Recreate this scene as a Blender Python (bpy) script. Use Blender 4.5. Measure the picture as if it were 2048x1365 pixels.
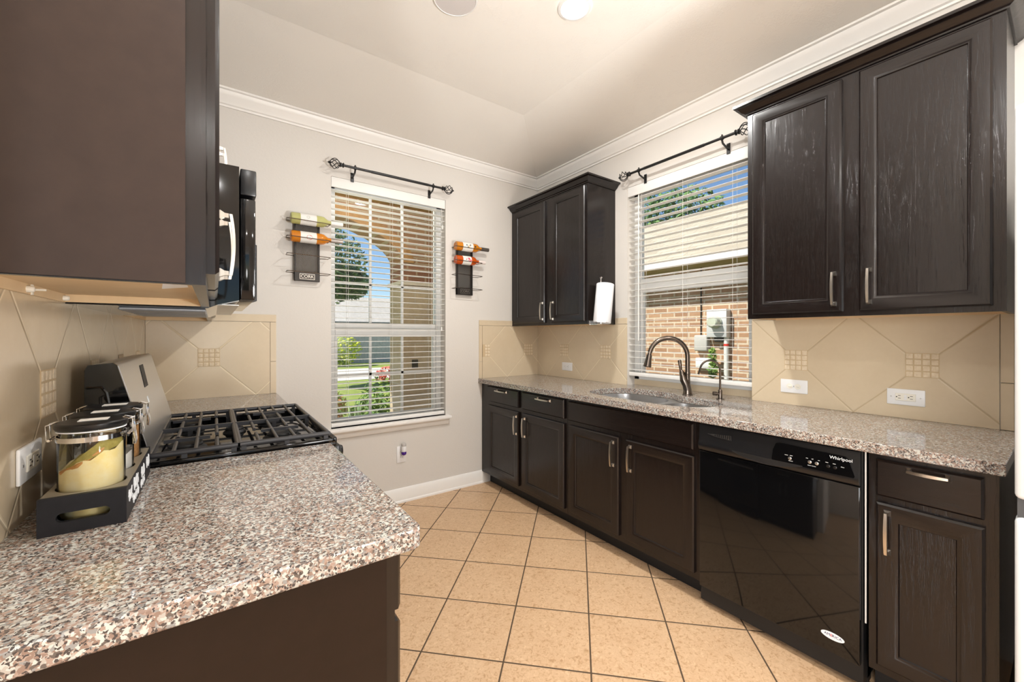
import bpy, bmesh, math, random
from mathutils import Vector, Matrix
R = random.Random(7)
for o in list(bpy.data.objects): bpy.data.objects.remove(o, do_unlink=True)
SC = bpy.context.scene
COL = SC.collection
PI = math.pi

# ------------------------------------------------------------------ camera, sky, sun, exposure
cam_d = bpy.data.cameras.new('camera'); cam = bpy.data.objects.new('camera', cam_d); COL.objects.link(cam)
cam.location = (.3204, -3.0743, 1.2892); cam.rotation_euler = (PI/2, 0, -.6279)
cam_d.sensor_width = 36; cam_d.lens = 820.88*36/2048; cam_d.shift_y = -10.86/2048; cam_d.clip_start = .02; cam_d.clip_end = 500
SC.camera = cam
SC.view_settings.view_transform = 'Standard'; SC.view_settings.look = 'None'
SC.view_settings.gamma = 1; SC.view_settings.use_curve_mapping = False
SC.view_settings.exposure = -0.07
SUN_DIR = Vector((-.60, .24, .76)).normalized()
world = bpy.data.worlds.new('sky'); SC.world = world; world.use_nodes = True
nt = world.node_tree; bg = nt.nodes['Background']
sky = nt.nodes.new('ShaderNodeTexSky'); sky.sky_type = 'NISHITA'; sky.sun_disc = False
sky.sun_elevation = math.asin(SUN_DIR.z); sky.sun_rotation = math.atan2(SUN_DIR.x, SUN_DIR.y)
sky.air_density = 1.0; sky.dust_density = 0.0; sky.ozone_density = 5.0
nt.links.new(sky.outputs[0], bg.inputs[0]); bg.inputs[1].default_value = .17
sd = bpy.data.lights.new('sun', 'SUN'); sd.energy = 7.0; sd.angle = .009; sd.color = (1, .95, .86)
sun = bpy.data.objects.new('sun', sd); COL.objects.link(sun)
sun.rotation_euler = SUN_DIR.to_track_quat('Z', 'Y').to_euler()

def area(name, loc, rot, sx, sy, watts, color=(1, 1, 1), shape='RECTANGLE', spread=PI):
    d = bpy.data.lights.new(name, 'AREA'); d.shape = shape; d.size = sx
    if shape in ('RECTANGLE', 'ELLIPSE'): d.size_y = sy
    d.energy = watts; d.color = color; d.spread = spread
    o = bpy.data.objects.new(name, d); COL.objects.link(o); o.location = loc; o.rotation_euler = rot
    return o
# fill panels added at invented openings behind the camera and on the left
area('back_fill', (-.6, -7.85, 1.25), (-PI/2, 0, 0), 3.4, 2.2, 110, (.97, .985, 1))
area('side_fill', (-3.85, -5.2, 1.5), (0, -PI/2, 0), 1.6, 2.6, 200, (.97, .985, 1))
for x, y, z, w in ((1.8, -3.95, 1.3, 46), (-1.6, -4.3, 1.2, 34), (.3, -6.6, 1.2, 30)):        # unseen point lights added behind the camera as fill
    pd = bpy.data.lights.new('room_fill', 'POINT'); pd.energy = w; pd.shadow_soft_size = .22; pd.color = (1, 1, 1)
    po = bpy.data.objects.new('room_fill', pd); COL.objects.link(po); po.location = (x, y, z)
def uplight(loc, aim, watts, deg):                                   # unseen spots added behind the camera to brighten the ceiling
    d = bpy.data.lights.new('ceiling_fill', 'SPOT'); d.energy = watts; d.spot_size = math.radians(deg); d.spot_blend = 1; d.shadow_soft_size = .15; d.color = (.985, .995, 1)
    o = bpy.data.objects.new('ceiling_fill', d); COL.objects.link(o); o.location = loc
    o.rotation_euler = (Vector(loc)-Vector(aim)).to_track_quat('Z', 'Y').to_euler()
uplight((1.7, -4.3, .8), (1.1, -1.6, 3.0), 370, 84)
uplight((-.9, -4.0, 1.0), (.6, -2.0, 3.1), 150, 80)
CAN_POS = [(1.722, -1.655), (1.72, -3.35), (1.72, -5.2), (.45, -2.95), (.3, -5.2), (-1.8, -4.2), (-1.8, -6.0)]  # first one seen, one read off a shadow edge, others added for brightness
CAN_W = [30, 26, 14, 10, 10, 12, 12]

# ------------------------------------------------------------------ materials
def S(r, g, b):
    f = lambda c: ((c/255+.055)/1.055)**2.4 if c > 10 else c/255/12.92
    return (f(r), f(g), f(b), 1)
class NM:
    def __init__(s, name):
        s.m = bpy.data.materials.new(name); s.m.use_nodes = True; s.t = s.m.node_tree
        s.p = s.t.nodes['Principled BSDF']; s.out = s.t.nodes['Material Output']
    def n(s, ty, **k):
        x = s.t.nodes.new(ty)
        for a, b in k.items():
            if isinstance(a, str) and hasattr(x, a): setattr(x, a, b)
        return x
    def l(s, a, b): s.t.links.new(a, b)
    def math(s, op, a, b=None, c=None):
        x = s.n('ShaderNodeMath', operation=op)
        for i, v in enumerate((a, b, c)):
            if v is None: continue
            if isinstance(v, (int, float)): x.inputs[i].default_value = v
            else: s.l(v, x.inputs[i])
        return x.outputs[0]
    def pos(s): return s.n('ShaderNodeNewGeometry').outputs['Position']
    def map(s, vec, scale=(1, 1, 1), rot=(0, 0, 0), loc=(0, 0, 0)):
        x = s.n('ShaderNodeMapping'); s.l(vec, x.inputs[0])
        x.inputs['Scale'].default_value = scale; x.inputs['Rotation'].default_value = rot; x.inputs['Location'].default_value = loc
        return x.outputs[0]
    def noise(s, vec, scale, detail=3, rough=.55, dist=0):
        x = s.n('ShaderNodeTexNoise'); s.l(vec, x.inputs['Vector'])
        x.inputs['Scale'].default_value = scale; x.inputs['Detail'].default_value = detail
        x.inputs['Roughness'].default_value = rough; x.inputs['Distortion'].default_value = dist
        return x.outputs[0]
    def ramp(s, fac, stops, interp='LINEAR'):
        x = s.n('ShaderNodeValToRGB'); s.l(fac, x.inputs[0]); cr = x.color_ramp; cr.interpolation = interp
        while len(cr.elements) < len(stops): cr.elements.new(.5)
        for e, (p, c) in zip(cr.elements, stops): e.position = p; e.color = c
        return x.outputs[0]
    def mix(s, fac, a, b, blend='MIX'):
        x = s.n('ShaderNodeMix', data_type='RGBA', blend_type=blend)
        for sock, v in ((x.inputs[0], fac), (x.inputs[6], a), (x.inputs[7], b)):
            if isinstance(v, (int, float, tuple)): sock.default_value = v
            else: s.l(v, sock)
        return x.outputs[2]
    def bump(s, h, strength=.3, dist=.01):
        x = s.n('ShaderNodeBump'); s.l(h, x.inputs['Height']); x.inputs['Strength'].default_value = strength; x.inputs['Distance'].default_value = dist
        s.l(x.outputs[0], s.p.inputs['Normal'])
    def set(s, color=None, rough=None, metal=None, spec=None, coat=None, crough=None, emit=None, es=None, trans=None):
        P = s.p.inputs
        if color is not None:
            if isinstance(color, tuple): P['Base Color'].default_value = color
            else: s.l(color, P['Base Color'])
        for k, v in (('Roughness', rough), ('Metallic', metal), ('Specular IOR Level', spec), ('Coat Weight', coat), ('Coat Roughness', crough), ('Transmission Weight', trans)):
            if v is None: continue
            if isinstance(v, (int, float)): P[k].default_value = v
            else: s.l(v, P[k])
        if emit: P['Emission Color'].default_value = emit; P['Emission Strength'].default_value = es
        return s.m
def plain(name, color, rough=.5, metal=0, spec=.5, coat=0, **k): return NM(name).set(color, rough, metal, spec, coat, **k)

def m_granite():
    n = NM('speckled_granite'); p = n.pos()
    w = n.noise(p, 90, 2); 
    off = n.n('ShaderNodeVectorMath', operation='MULTIPLY_ADD'); 
    wn = n.n('ShaderNodeTexNoise'); n.l(p, wn.inputs['Vector']); wn.inputs['Scale'].default_value = 160; wn.inputs['Detail'].default_value = 2
    n.l(wn.outputs[1], off.inputs[0]); off.inputs[1].default_value = (.009, .009, .009); n.l(p, off.inputs[2])
    v = n.n('ShaderNodeTexVoronoi'); n.l(off.outputs[0], v.inputs['Vector']); v.inputs['Scale'].default_value = 215
    sep = n.n('ShaderNodeSeparateColor'); n.l(v.outputs['Color'], sep.inputs[0])
    c1 = n.ramp(sep.outputs[0], [(0, S(86, 82, 78)), (.08, S(134, 113, 102)), (.29, S(158, 137, 125)), (.41, S(174, 170, 162)), (.60, S(194, 197, 191)), (.80, S(138, 140, 139)), (.94, S(166, 148, 136))], 'CONSTANT')
    v2 = n.n('ShaderNodeTexVoronoi'); n.l(off.outputs[0], v2.inputs['Vector']); v2.inputs['Scale'].default_value = 330
    sep2 = n.n('ShaderNodeSeparateColor'); n.l(v2.outputs['Color'], sep2.inputs[0])
    dk = n.math('GREATER_THAN', sep2.outputs[1], .84)
    c2 = n.mix(dk, c1, S(48, 49, 52))
    big = n.noise(p, 14, 2); c3 = n.mix(n.math('MULTIPLY', big, .22), c2, S(146, 122, 108))
    return n.set(c3, .07, 0, .5)
def m_wood(name, axis, base=(25, 18, 16), hi=(12, 9, 8), rough=.25, coat=.12):
    n = NM(name); p = n.pos()
    sc = [26, 26, 26]; sc[axis] = 1.6
    wv = n.noise(n.map(p, tuple(sc)), 1.0, 2, .5, .6)
    rings = n.math('FRACT', n.math('MULTIPLY', wv, 7.0))
    fine = [420, 420, 420]; fine[axis] = 16
    fg = n.noise(n.map(p, tuple(fine)), 1.0, 2, .6)
    g = n.math('MULTIPLY', n.math('GREATER_THAN', fg, .53), n.math('SMOOTHSTEP', .35, .95, rings) if False else n.math('POWER', rings, 2.0))
    c = n.mix(g, S(*base), S(*hi))
    n.bump(n.math('MULTIPLY', g, -1.0), .28, .0014)
    return n.set(c, rough, 0, .4, coat, .15)
def m_splash(name, axis, a0, zc, p_, border=False, gl=(232, 216, 184)):
    n = NM(name); p = n.pos(); sx = n.n('ShaderNodeSeparateXYZ'); n.l(p, sx.inputs[0])
    cloud = n.noise(p, 5, 4, .6); fine = n.noise(p, 60, 3, .6)
    base = n.mix(cloud, S(204, 185, 156), S(220, 204, 177))
    base = n.mix(n.math('MULTIPLY', fine, .22), base, S(193, 173, 144))
    if not border:
        a = n.math('ADD', sx.outputs[axis], -a0); b = n.math('ADD', sx.outputs[2], -zc)
        ds = []
        for op in ('ADD', 'SUBTRACT'):
            q = n.math('DIVIDE', n.math(op, a, b), p_)
            f = n.math('ABSOLUTE', n.math('SUBTRACT', n.math('FRACT', n.math('ADD', q, 50.5)), .5))
            ds.append(n.math('MULTIPLY', f, p_*.707))
        d = n.math('MINIMUM', *ds)
        line = n.math('LESS_THAN', d, .0026)
        base = n.mix(line, base, S(*gl))
        n.bump(n.math('MINIMUM', n.math('DIVIDE', d, .006), 1.0), .5, .003)
    return n.set(base, .2, 0, .5)
def m_floor():
    n = NM('beige_floor_tile'); p = n.pos()
    T = .3405; c = .70711
    sx = n.n('ShaderNodeSeparateXYZ'); n.l(p, sx.inputs[0])
    x = n.math('ADD', sx.outputs[0], -1.7261+40*T*c*2); y = n.math('ADD', sx.outputs[1], .2987)
    u = n.math('DIVIDE', n.math('MULTIPLY', n.math('ADD', x, y), c), T); v = n.math('DIVIDE', n.math('MULTIPLY', n.math('SUBTRACT', x, y), c), T)
    ds = [n.math('MULTIPLY', n.math('ABSOLUTE', n.math('SUBTRACT', n.math('FRACT', n.math('ADD', q, 100.5)), .5)), T) for q in (u, v)]
    d = n.math('MINIMUM', *ds)
    line = n.math('LESS_THAN', d, .0033)
    cid = n.n('ShaderNodeCombineXYZ'); n.l(n.math('FLOOR', u), cid.inputs[0]); n.l(n.math('FLOOR', v), cid.inputs[1])
    wn = n.n('ShaderNodeTexWhiteNoise', noise_dimensions='3D'); n.l(cid.outputs[0], wn.inputs[0])
    offs = n.n('ShaderNodeVectorMath', operation='MULTIPLY_ADD'); n.l(wn.outputs[1], offs.inputs[0]); offs.inputs[1].default_value = (7, 7, 7); n.l(p, offs.inputs[2])
    cloud = n.noise(offs.outputs[0], 7, 4, .6, .4); fine = n.noise(offs.outputs[0], 60, 4, .65, 1.2)
    base = n.mix(cloud, S(198, 162, 126), S(214, 182, 147))
    sp = n.ramp(fine, [(.0, (0, 0, 0, 1)), (.52, (0, 0, 0, 1)), (.66, (1, 1, 1, 1))])
    base = n.mix(n.math('MULTIPLY', sp, .75), base, S(170, 132, 92))
    li = n.ramp(fine, [(.3, (1, 1, 1, 1)), (.44, (0, 0, 0, 1))])
    base = n.mix(n.math('MULTIPLY', li, .55), base, S(232, 204, 166))
    col = n.mix(line, base, S(86, 70, 54))
    n.bump(n.math('MINIMUM', n.math('DIVIDE', d, .008), 1.0), .4, .003)
    return n.set(col, n.math('MULTIPLY_ADD', line, .5, .36), 0, .35)
def m_paint(name, col, bs=.12, sc=70, rough=.75):
    n = NM(name); p = n.pos(); n.bump(n.noise(p, sc, 4, .6), bs, .006); return n.set(col, rough, 0, .3)
def m_ceiling():
    n = NM('textured_ceiling_paint'); p = n.pos()
    a = n.noise(p, 9, 2, .5); b = n.noise(p, 42, 5, .7, 2.2)
    h = n.math('MULTIPLY', n.math('GREATER_THAN', a, .5), n.ramp(b, [(.42, (0, 0, 0, 1)), (.56, (1, 1, 1, 1))]))
    n.bump(h, .2, .006); return n.set(S(234, 229, 221), .8, 0, .25)
def m_brick(name, c1, c2, mortar, rot, sc=1.0, bw=.24, rh=.0785, ms=.012):
    n = NM(name); p = n.map(n.pos(), (1, 1, 1), rot)
    b = n.n('ShaderNodeTexBrick'); n.l(p, b.inputs['Vector'])
    for k, v in (('Color1', c1), ('Color2', c2), ('Mortar', mortar)): b.inputs[k].default_value = v
    b.inputs['Scale'].default_value = sc; b.inputs['Mortar Size'].default_value = ms; b.inputs['Brick Width'].default_value = bw; b.inputs['Row Height'].default_value = rh
    b.inputs['Bias'].default_value = -.1; b.inputs['Mortar Smooth'].default_value = .1
    f = n.noise(n.pos(), 22, 4, .7)
    col = n.mix(n.math('MULTIPLY', f, .5), b.outputs[0], S(126, 92, 70))
    n.bump(n.math('SUBTRACT', 1.0, b.outputs[1]), .5, .01)
    return n.set(col, .9, 0, .2)
def m_noise(name, a, b, sc, rough=.9, bs=0, detail=4):
    n = NM(name); f = n.noise(n.pos(), sc, detail, .65); c = n.mix(n.ramp(f, [(.3, (0, 0, 0, 1)), (.7, (1, 1, 1, 1))]), a, b)
    if bs: n.bump(f, bs, .02)
    return n.set(c, rough, 0, .25)
def m_pane(name, tint=(1, 1, 1, 1), refl=.06):
    n = NM(name); tr = n.n('ShaderNodeBsdfTransparent'); tr.inputs[0].default_value = tint
    gl = n.n('ShaderNodeBsdfGlossy'); gl.inputs['Roughness'].default_value = .02
    fr = n.n('ShaderNodeFresnel'); fr.inputs[0].default_value = 1.35
    mx = n.n('ShaderNodeMixShader'); n.l(fr.outputs[0], mx.inputs[0]); n.l(tr.outputs[0], mx.inputs[1]); n.l(gl.outputs[0], mx.inputs[2])
    n.l(mx.outputs[0], n.out.inputs[0]); return n.m
def m_shingle(name, a, b):
    n = NM(name); p = n.map(n.pos(), (1, 1, 1), (0, 0, PI/2))
    br = n.n('ShaderNodeTexBrick'); n.l(p, br.inputs['Vector'])
    br.inputs['Color1'].default_value = a; br.inputs['Color2'].default_value = b; br.inputs['Mortar'].default_value = tuple(c*.72 for c in a[:3])+(1,)
    br.inputs['Scale'].default_value = 1; br.inputs['Brick Width'].default_value = .3; br.inputs['Row Height'].default_value = .13; br.inputs['Mortar Size'].default_value = .012
    return n.set(br.outputs[0], .9, 0, .2)
def m_mesh(name):
    n = NM(name); sx = n.n('ShaderNodeSeparateXYZ'); n.l(n.pos(), sx.inputs[0])
    ds = []
    for op in ('ADD', 'SUBTRACT'):
        q = n.math('DIVIDE', n.math(op, n.math('MULTIPLY', sx.outputs[0], 1.6), sx.outputs[2]), .0105)
        ds.append(n.math('ABSOLUTE', n.math('SUBTRACT', n.math('FRACT', n.math('ADD', q, 500.0)), .5)))
    hole = n.math('LESS_THAN', n.math('MAXIMUM', *ds), .34)
    n.set(S(58, 52, 46), .45, .7, .5); n.l(n.math('SUBTRACT', 1.0, hole), n.p.inputs['Alpha']); return n.m

M = {}
M['granite'] = m_granite()
M['wood'] = m_wood('espresso_oak', 2); M['wood_h'] = m_wood('espresso_oak_across', 1)
M['dark_panel'] = m_noise('espresso_laminate_lit', S(50, 38, 32), S(44, 33, 28), 30, .42)  # reflected light put into the colour, so greyer than the base end panel
M['maple'] = m_noise('maple_underside', S(228, 202, 164), S(218, 190, 150), 9, .5)
M['nickel'] = plain('brushed_nickel', S(205, 198, 188), .28, 1)
M['steel'] = plain('brushed_steel', S(206, 206, 206), .32, 1)
M['chrome'] = plain('chrome', S(225, 225, 225), .1, 1)
M['bronze'] = plain('dark_stainless', S(112, 102, 94), .27, 1)
M['black'] = plain('black_gloss', S(10, 10, 11), .06, 0, .5)
M['black_satin'] = plain('black_satin', S(18, 18, 20), .3, 0, .5)
M['black_matte'] = plain('black_matte', S(16, 16, 17), .55)
M['iron'] = plain('cast_iron', S(46, 46, 49), .36, 0, .5)
M['rod'] = plain('black_rod_paint', S(20, 19, 19), .38)
M['white'] = plain('white_paint', S(232, 230, 226), .45)
M['blind'] = plain('white_blind', S(238, 236, 231), .45)
M['vinyl'] = plain('white_vinyl', S(226, 225, 222), .4)
M['plastic'] = plain('white_plastic', S(236, 236, 236), .3)
M['paper'] = plain('white_paper', S(238, 240, 244), .9)
M['fridge'] = plain('fridge_white', S(226, 230, 233), .28)
M['wall'] = m_paint('greige_wall_paint', S(214, 209, 202))
M['ceil'] = m_ceiling()
M['trim'] = plain('white_trim_paint', S(238, 235, 230), .4)
M['floor'] = m_floor()
M['stone'] = m_noise('tumbled_travertine', S(234, 219, 194), S(216, 196, 166), 90, .7, .3)
M['grout'] = plain('grout', S(200, 177, 142), .9)
M['border'] = m_splash('splash_border', 1, 0, 0, 1, True)
M['glass'] = m_pane('clear_glass', (.97, .985, .98, 1))
M['jar'] = m_pane('jar_glass', (.97, .975, .96, 1))
M['slot'] = plain('dark_slot', S(40, 38, 36), .6)
M['lamp'] = plain('lamp_lens', (1, 1, 1, 1), .5, emit=(1, .97, .92, 1), es=9)
M['alm'] = plain('almond_plastic', S(238, 234, 222), .4)
M['print_white'] = plain('white_print', S(225, 228, 230), .6)
M['yellow'] = m_noise('corn_flour', S(249, 240, 208), S(243, 222, 150), 26, .95)
M['sugar'] = plain('white_sugar', S(238, 236, 232), .95)
M['oats'] = m_noise('rolled_oats', S(214, 170, 116), S(180, 128, 78), 200, .95)
M['label'] = plain('paper_label', S(232, 230, 224), .7)

# ------------------------------------------------------------------ mesh building
class MB:
    def __init__(s): s.b = bmesh.new(); s.mi = 0
    def face(s, vs, smooth=False):
        try:
            f = s.b.faces.new(vs); f.material_index = s.mi; f.smooth = smooth; return f
        except ValueError: return None
    def poly(s, pts): return s.face([s.b.verts.new(p) for p in pts])
    def box(s, a, b, bev=0, seg=1):
        x0, y0, z0 = (min(a[i], b[i]) for i in range(3)); x1, y1, z1 = (max(a[i], b[i]) for i in range(3))
        t = bmesh.new()
        v = [t.verts.new((x, y, z)) for x in (x0, x1) for y in (y0, y1) for z in (z0, z1)]
        for q in ((0, 1, 3, 2), (4, 6, 7, 5), (0, 4, 5, 1), (2, 3, 7, 6), (0, 2, 6, 4), (1, 5, 7, 3)): t.faces.new([v[i] for i in q])
        if bev:
            bmesh.ops.bevel(t, geom=list(t.edges), offset=min(bev, .49*min(x1-x0, y1-y0, z1-z0)), segments=seg, profile=.5, affect='EDGES')
        s.add(t, smooth=bool(bev) and seg > 1); return s
    def add(s, t, mat=None, smooth=False):
        mp = {}
        for v in t.verts: mp[v] = s.b.verts.new(mat @ v.co if mat else v.co)
        for f in t.faces:
            g = s.face([mp[v] for v in f.verts])
            if g: g.smooth = smooth or f.smooth
        t.free()
    def loft(s, rings, cap0=True, cap1=True, closed=True, smooth=True):
        vr = [[s.b.verts.new(p) for p in r] for r in rings]; n = len(vr[0])
        for i in range(len(vr)-1):
            for j in range(n if closed else n-1):
                k = (j+1) % n; s.face([vr[i][j], vr[i][k], vr[i+1][k], vr[i+1][j]], smooth)
        if cap0: s.face(list(reversed(vr[0])))
        if cap1: s.face(vr[-1])
        return vr
    def lathe(s, prof, c=(0, 0, 0), axis='Z', n=24, mat=None, sy=1.0, smooth=True, cap=True):
        rings = []
        for r, h in prof:
            ring = []
            for i in range(n):
                a = 2*PI*i/n; x, y = r*math.cos(a), r*math.sin(a)*sy
                p = {'Z': (x, y, h), 'X': (h, x, y), 'Y': (y, h, x)}[axis]
                p = Vector(p)+Vector(c)
                if mat: p = mat @ p
                ring.append(p)
            rings.append(ring)
        s.loft(rings, cap and prof[0][0] > 1e-5, cap and prof[-1][0] > 1e-5, True, smooth); return s
    def tube(s, pts, r, n=10, cap=True):
        pts = [Vector(p) for p in pts]; m = len(pts); rings = []; up = None
        for i in range(m):
            d = (pts[min(i+1, m-1)]-pts[max(i-1, 0)]).normalized()
            if up is None: up = Vector((0, 0, 1)) if abs(d.z) < .9 else Vector((1, 0, 0))
            u = d.cross(up)
            if u.length < 1e-5: u = d.orthogonal()
            u.normalize(); w = u.cross(d).normalized(); up = w
            rr = r[i] if isinstance(r, (list, tuple)) else r
            rings.append([pts[i]+rr*(math.cos(2*PI*k/n)*u+math.sin(2*PI*k/n)*w) for k in range(n)])
        s.loft(rings, cap, cap); return s
    def bar(s, a, b, w, h):
        a, b = Vector(a), Vector(b); d = (b-a).normalized(); up = Vector((0, 0, 1)) if abs(d.z) < .95 else Vector((1, 0, 0))
        u = d.cross(up).normalized()*w/2; v = u.cross(d).normalized()*h/2
        s.loft([[p+u+v, p-u+v, p-u-v, p+u-v] if False else [p-u-v, p+u-v, p+u+v, p-u+v] for p in (a, b)], smooth=False); return s
    def prism(s, outer, holes, z0, z1, f=None):
        f = f or (lambda x, y, z: (x, y, z))
        t = bmesh.new(); loops = []
        for lp in [outer]+holes:
            vs = [t.verts.new((x, y, 0)) for x, y in lp]; loops.append(vs)
            for i in range(len(vs)): t.edges.new((vs[i], vs[(i+1) % len(vs)]))
        bmesh.ops.triangle_fill(t, use_beauty=True, use_dissolve=False, edges=list(t.edges), normal=(0, 0, 1))
        top = {v: s.b.verts.new(f(v.co.x, v.co.y, z1)) for v in t.verts}; bot = {v: s.b.verts.new(f(v.co.x, v.co.y, z0)) for v in t.verts}
        for g in t.faces:
            vs = list(g.verts)
            if g.normal.z < 0: vs.reverse()
            s.face([top[v] for v in vs]); s.face([bot[v] for v in reversed(vs)])
        for lp in loops:
            for i in range(len(lp)):
                a, b = lp[i], lp[(i+1) % len(lp)]; s.face([bot[a], bot[b], top[b], top[a]])
        t.free(); return s
    def text(s, txt, size, mat, ext=.0003):
        cu = bpy.data.curves.new('t', 'FONT'); cu.body = txt; cu.size = size; cu.extrude = ext; cu.align_x = 'CENTER'; cu.align_y = 'CENTER'; cu.resolution_u = 3
        ob = bpy.data.objects.new('t', cu); COL.objects.link(ob)
        me = bpy.data.meshes.new_from_object(ob.evaluated_get(bpy.context.evaluated_depsgraph_get()))
        t = bmesh.new(); t.from_mesh(me); s.add(t, mat)
        bpy.data.objects.remove(ob); bpy.data.curves.remove(cu); bpy.data.meshes.remove(me); return s
    def build(s, name, mats, parent=None, angle=35, recalc=True):
        if recalc: bmesh.ops.recalc_face_normals(s.b, faces=list(s.b.faces))
        me = bpy.data.meshes.new(name); off = Vector((0, 0, 0))
        o = bpy.data.objects.new(name, me); COL.objects.link(o)
        if parent is not None: off = ROOT[parent.name]; o.parent = parent
        else:
            cs = [v.co for v in s.b.verts]
            off = Vector(((min(c.x for c in cs)+max(c.x for c in cs))/2, (min(c.y for c in cs)+max(c.y for c in cs))/2, min(c.z for c in cs)))
            o.location = off
        ROOT[o.name] = off
        bmesh.ops.translate(s.b, verts=list(s.b.verts), vec=-off); s.b.to_mesh(me); s.b.free()
        for m in (mats if isinstance(mats, (list, tuple)) else [mats]): me.materials.append(M[m] if isinstance(m, str) else m)
        if angle: me.set_sharp_from_angle(angle=math.radians(angle))
        return o
ROOT = {}
def tag(o, label, cat, group=None):
    o['label'] = label; o['category'] = cat
    if group: o['group'] = group
    return o
def struct(o): o['kind'] = 'structure'; return o
def thing(name, label, cat, loc, group=None):
    o = bpy.data.objects.new(name, None); COL.objects.link(o); o.location = loc; ROOT[o.name] = Vector(loc); o.empty_display_size = .1
    if label: tag(o, label, cat, group)
    return o
def put(parent, src_mesh, name, loc, rot=(0, 0, 0)):           # a shared mesh placed as a part
    o = bpy.data.objects.new(name, src_mesh); COL.objects.link(o); o.parent = parent
    o.location = Vector(loc)-ROOT[parent.name]; o.rotation_euler = rot; ROOT[o.name] = ROOT[parent.name]; return o
def sell(cx, cy, rx, ry, n=40, p=2.0):
    out = []
    for i in range(n):
        a = 2*PI*i/n; c, q = math.cos(a), math.sin(a)
        out.append((cx+rx*math.copysign(abs(c)**(2/p), c), cy+ry*math.copysign(abs(q)**(2/p), q)))
    return out

# ------------------------------------------------------------------ room shell
W = 2.86; ZF = 2.868; TI = .746; ZS = 2.769; X0 = -4.0; YB = -8.0; LE = -2.40; ZW = 3.0
WZ0, WZ1 = .632, 2.41                                              # window 1 opening
W1 = (.985, 1.872); W2 = (-1.962, -1.067)
struct(MB().box((X0, YB, -.1), (W, 0, 0)).build('floor', 'floor'))
m = MB()
m.poly([(X0, YB, ZF), (X0, -TI, ZF), (W-TI, -TI, ZF), (W-TI, YB, ZF)])
m.poly([(X0, -TI, ZF), (X0, .02, ZS-.003), (W+.02, .02, ZS-.003), (W-TI, -TI, ZF)])
m.poly([(W-TI, -TI, ZF), (W+.02, .02, ZS-.003), (W+.02, YB, ZS-.003), (W-TI, YB, ZF)])
m.box((X0-.1, YB-.1, ZW), (W+.15, .15, ZW+.1))  # unseen slab over the ceiling, added to block outside light
struct(m.build('ceiling', 'ceil', recalc=False))
T = .14
def wall_open(name, fn, a0, a1, o0, o1, z0, z1):
    m = MB()
    for (p, q, zz0, zz1) in ((a0, o0, 0, ZW), (o1, a1, 0, ZW), (o0, o1, 0, z0), (o0, o1, z1, ZW)): m.box(*fn(p, q, zz0, zz1))
    return struct(m.build(name, 'wall'))
wall_open('wall_back', lambda p, q, a, b: ((p, 0, a), (q, T, b)), 0, W+T, *W1, WZ0, WZ1)
wall_open('wall_right', lambda p, q, a, b: ((W, p, a), (W+T, q, b)), YB, 0, *W2, .875, WZ1)
struct(MB().box((-.14, LE, 0), (0, T, ZW)).build('wall_left', 'wall'))
struct(MB().box((X0, LE, 0), (-.14, LE+.14, ZW)).build('wall_living', 'wall'))
m = MB()
for a, b in (((X0-T, YB, 0), (X0, -6.6, ZW)), ((X0-T, -3.8, 0), (X0, LE+.14, ZW)), ((X0-T, -6.6, 0), (X0, -3.8, .7)), ((X0-T, -6.6, 2.3), (X0, -3.8, ZW))): m.box(a, b)
struct(m.build('wall_side', 'wall'))
m = MB()
for a, b in (((X0-T, YB-T, 0), (-2.4, YB, ZW)), ((1.2, YB-T, 0), (W+T, YB, ZW)), ((-2.4, YB-T, 2.4), (1.2, YB, ZW))): m.box(a, b)
struct(m.build('wall_front', 'wall'))
# crown moulding and baseboard
CP = [(0, 2.692), (.012, 2.692), (.014, 2.702), (.026, 2.706), (.034, 2.718), (.058, 2.742), (.07, 2.758), (.072, 2.766), (.088, 2.768), (.088, 2.779), (0, 2.772)]
m = MB(); m.loft([[(0, -o, z) for o, z in CP], [(W-.0005, -o, z) for o, z in CP]], smooth=False)
struct(m.build('trim_1', 'trim'))
m = MB(); m.loft([[(W-o, -.0005, z) for o, z in CP], [(W-o, YB, z) for o, z in CP]], smooth=False)
struct(m.build('trim_2', 'trim'))
BP = [(0, 0), (.022, 0), (.022, .012), (.015, .02), (.015, .082), (.011, .09), (.009, .104), (.004, .11), (0, .11)]
m = MB(); m.loft([[(.66, -o, z) for o, z in BP], [(2.222, -o, z) for o, z in BP]], smooth=False)
m.box((2.222, -.018, 0), (2.305, 0, .098)); struct(m.build('baseboard_back', 'trim'))

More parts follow.
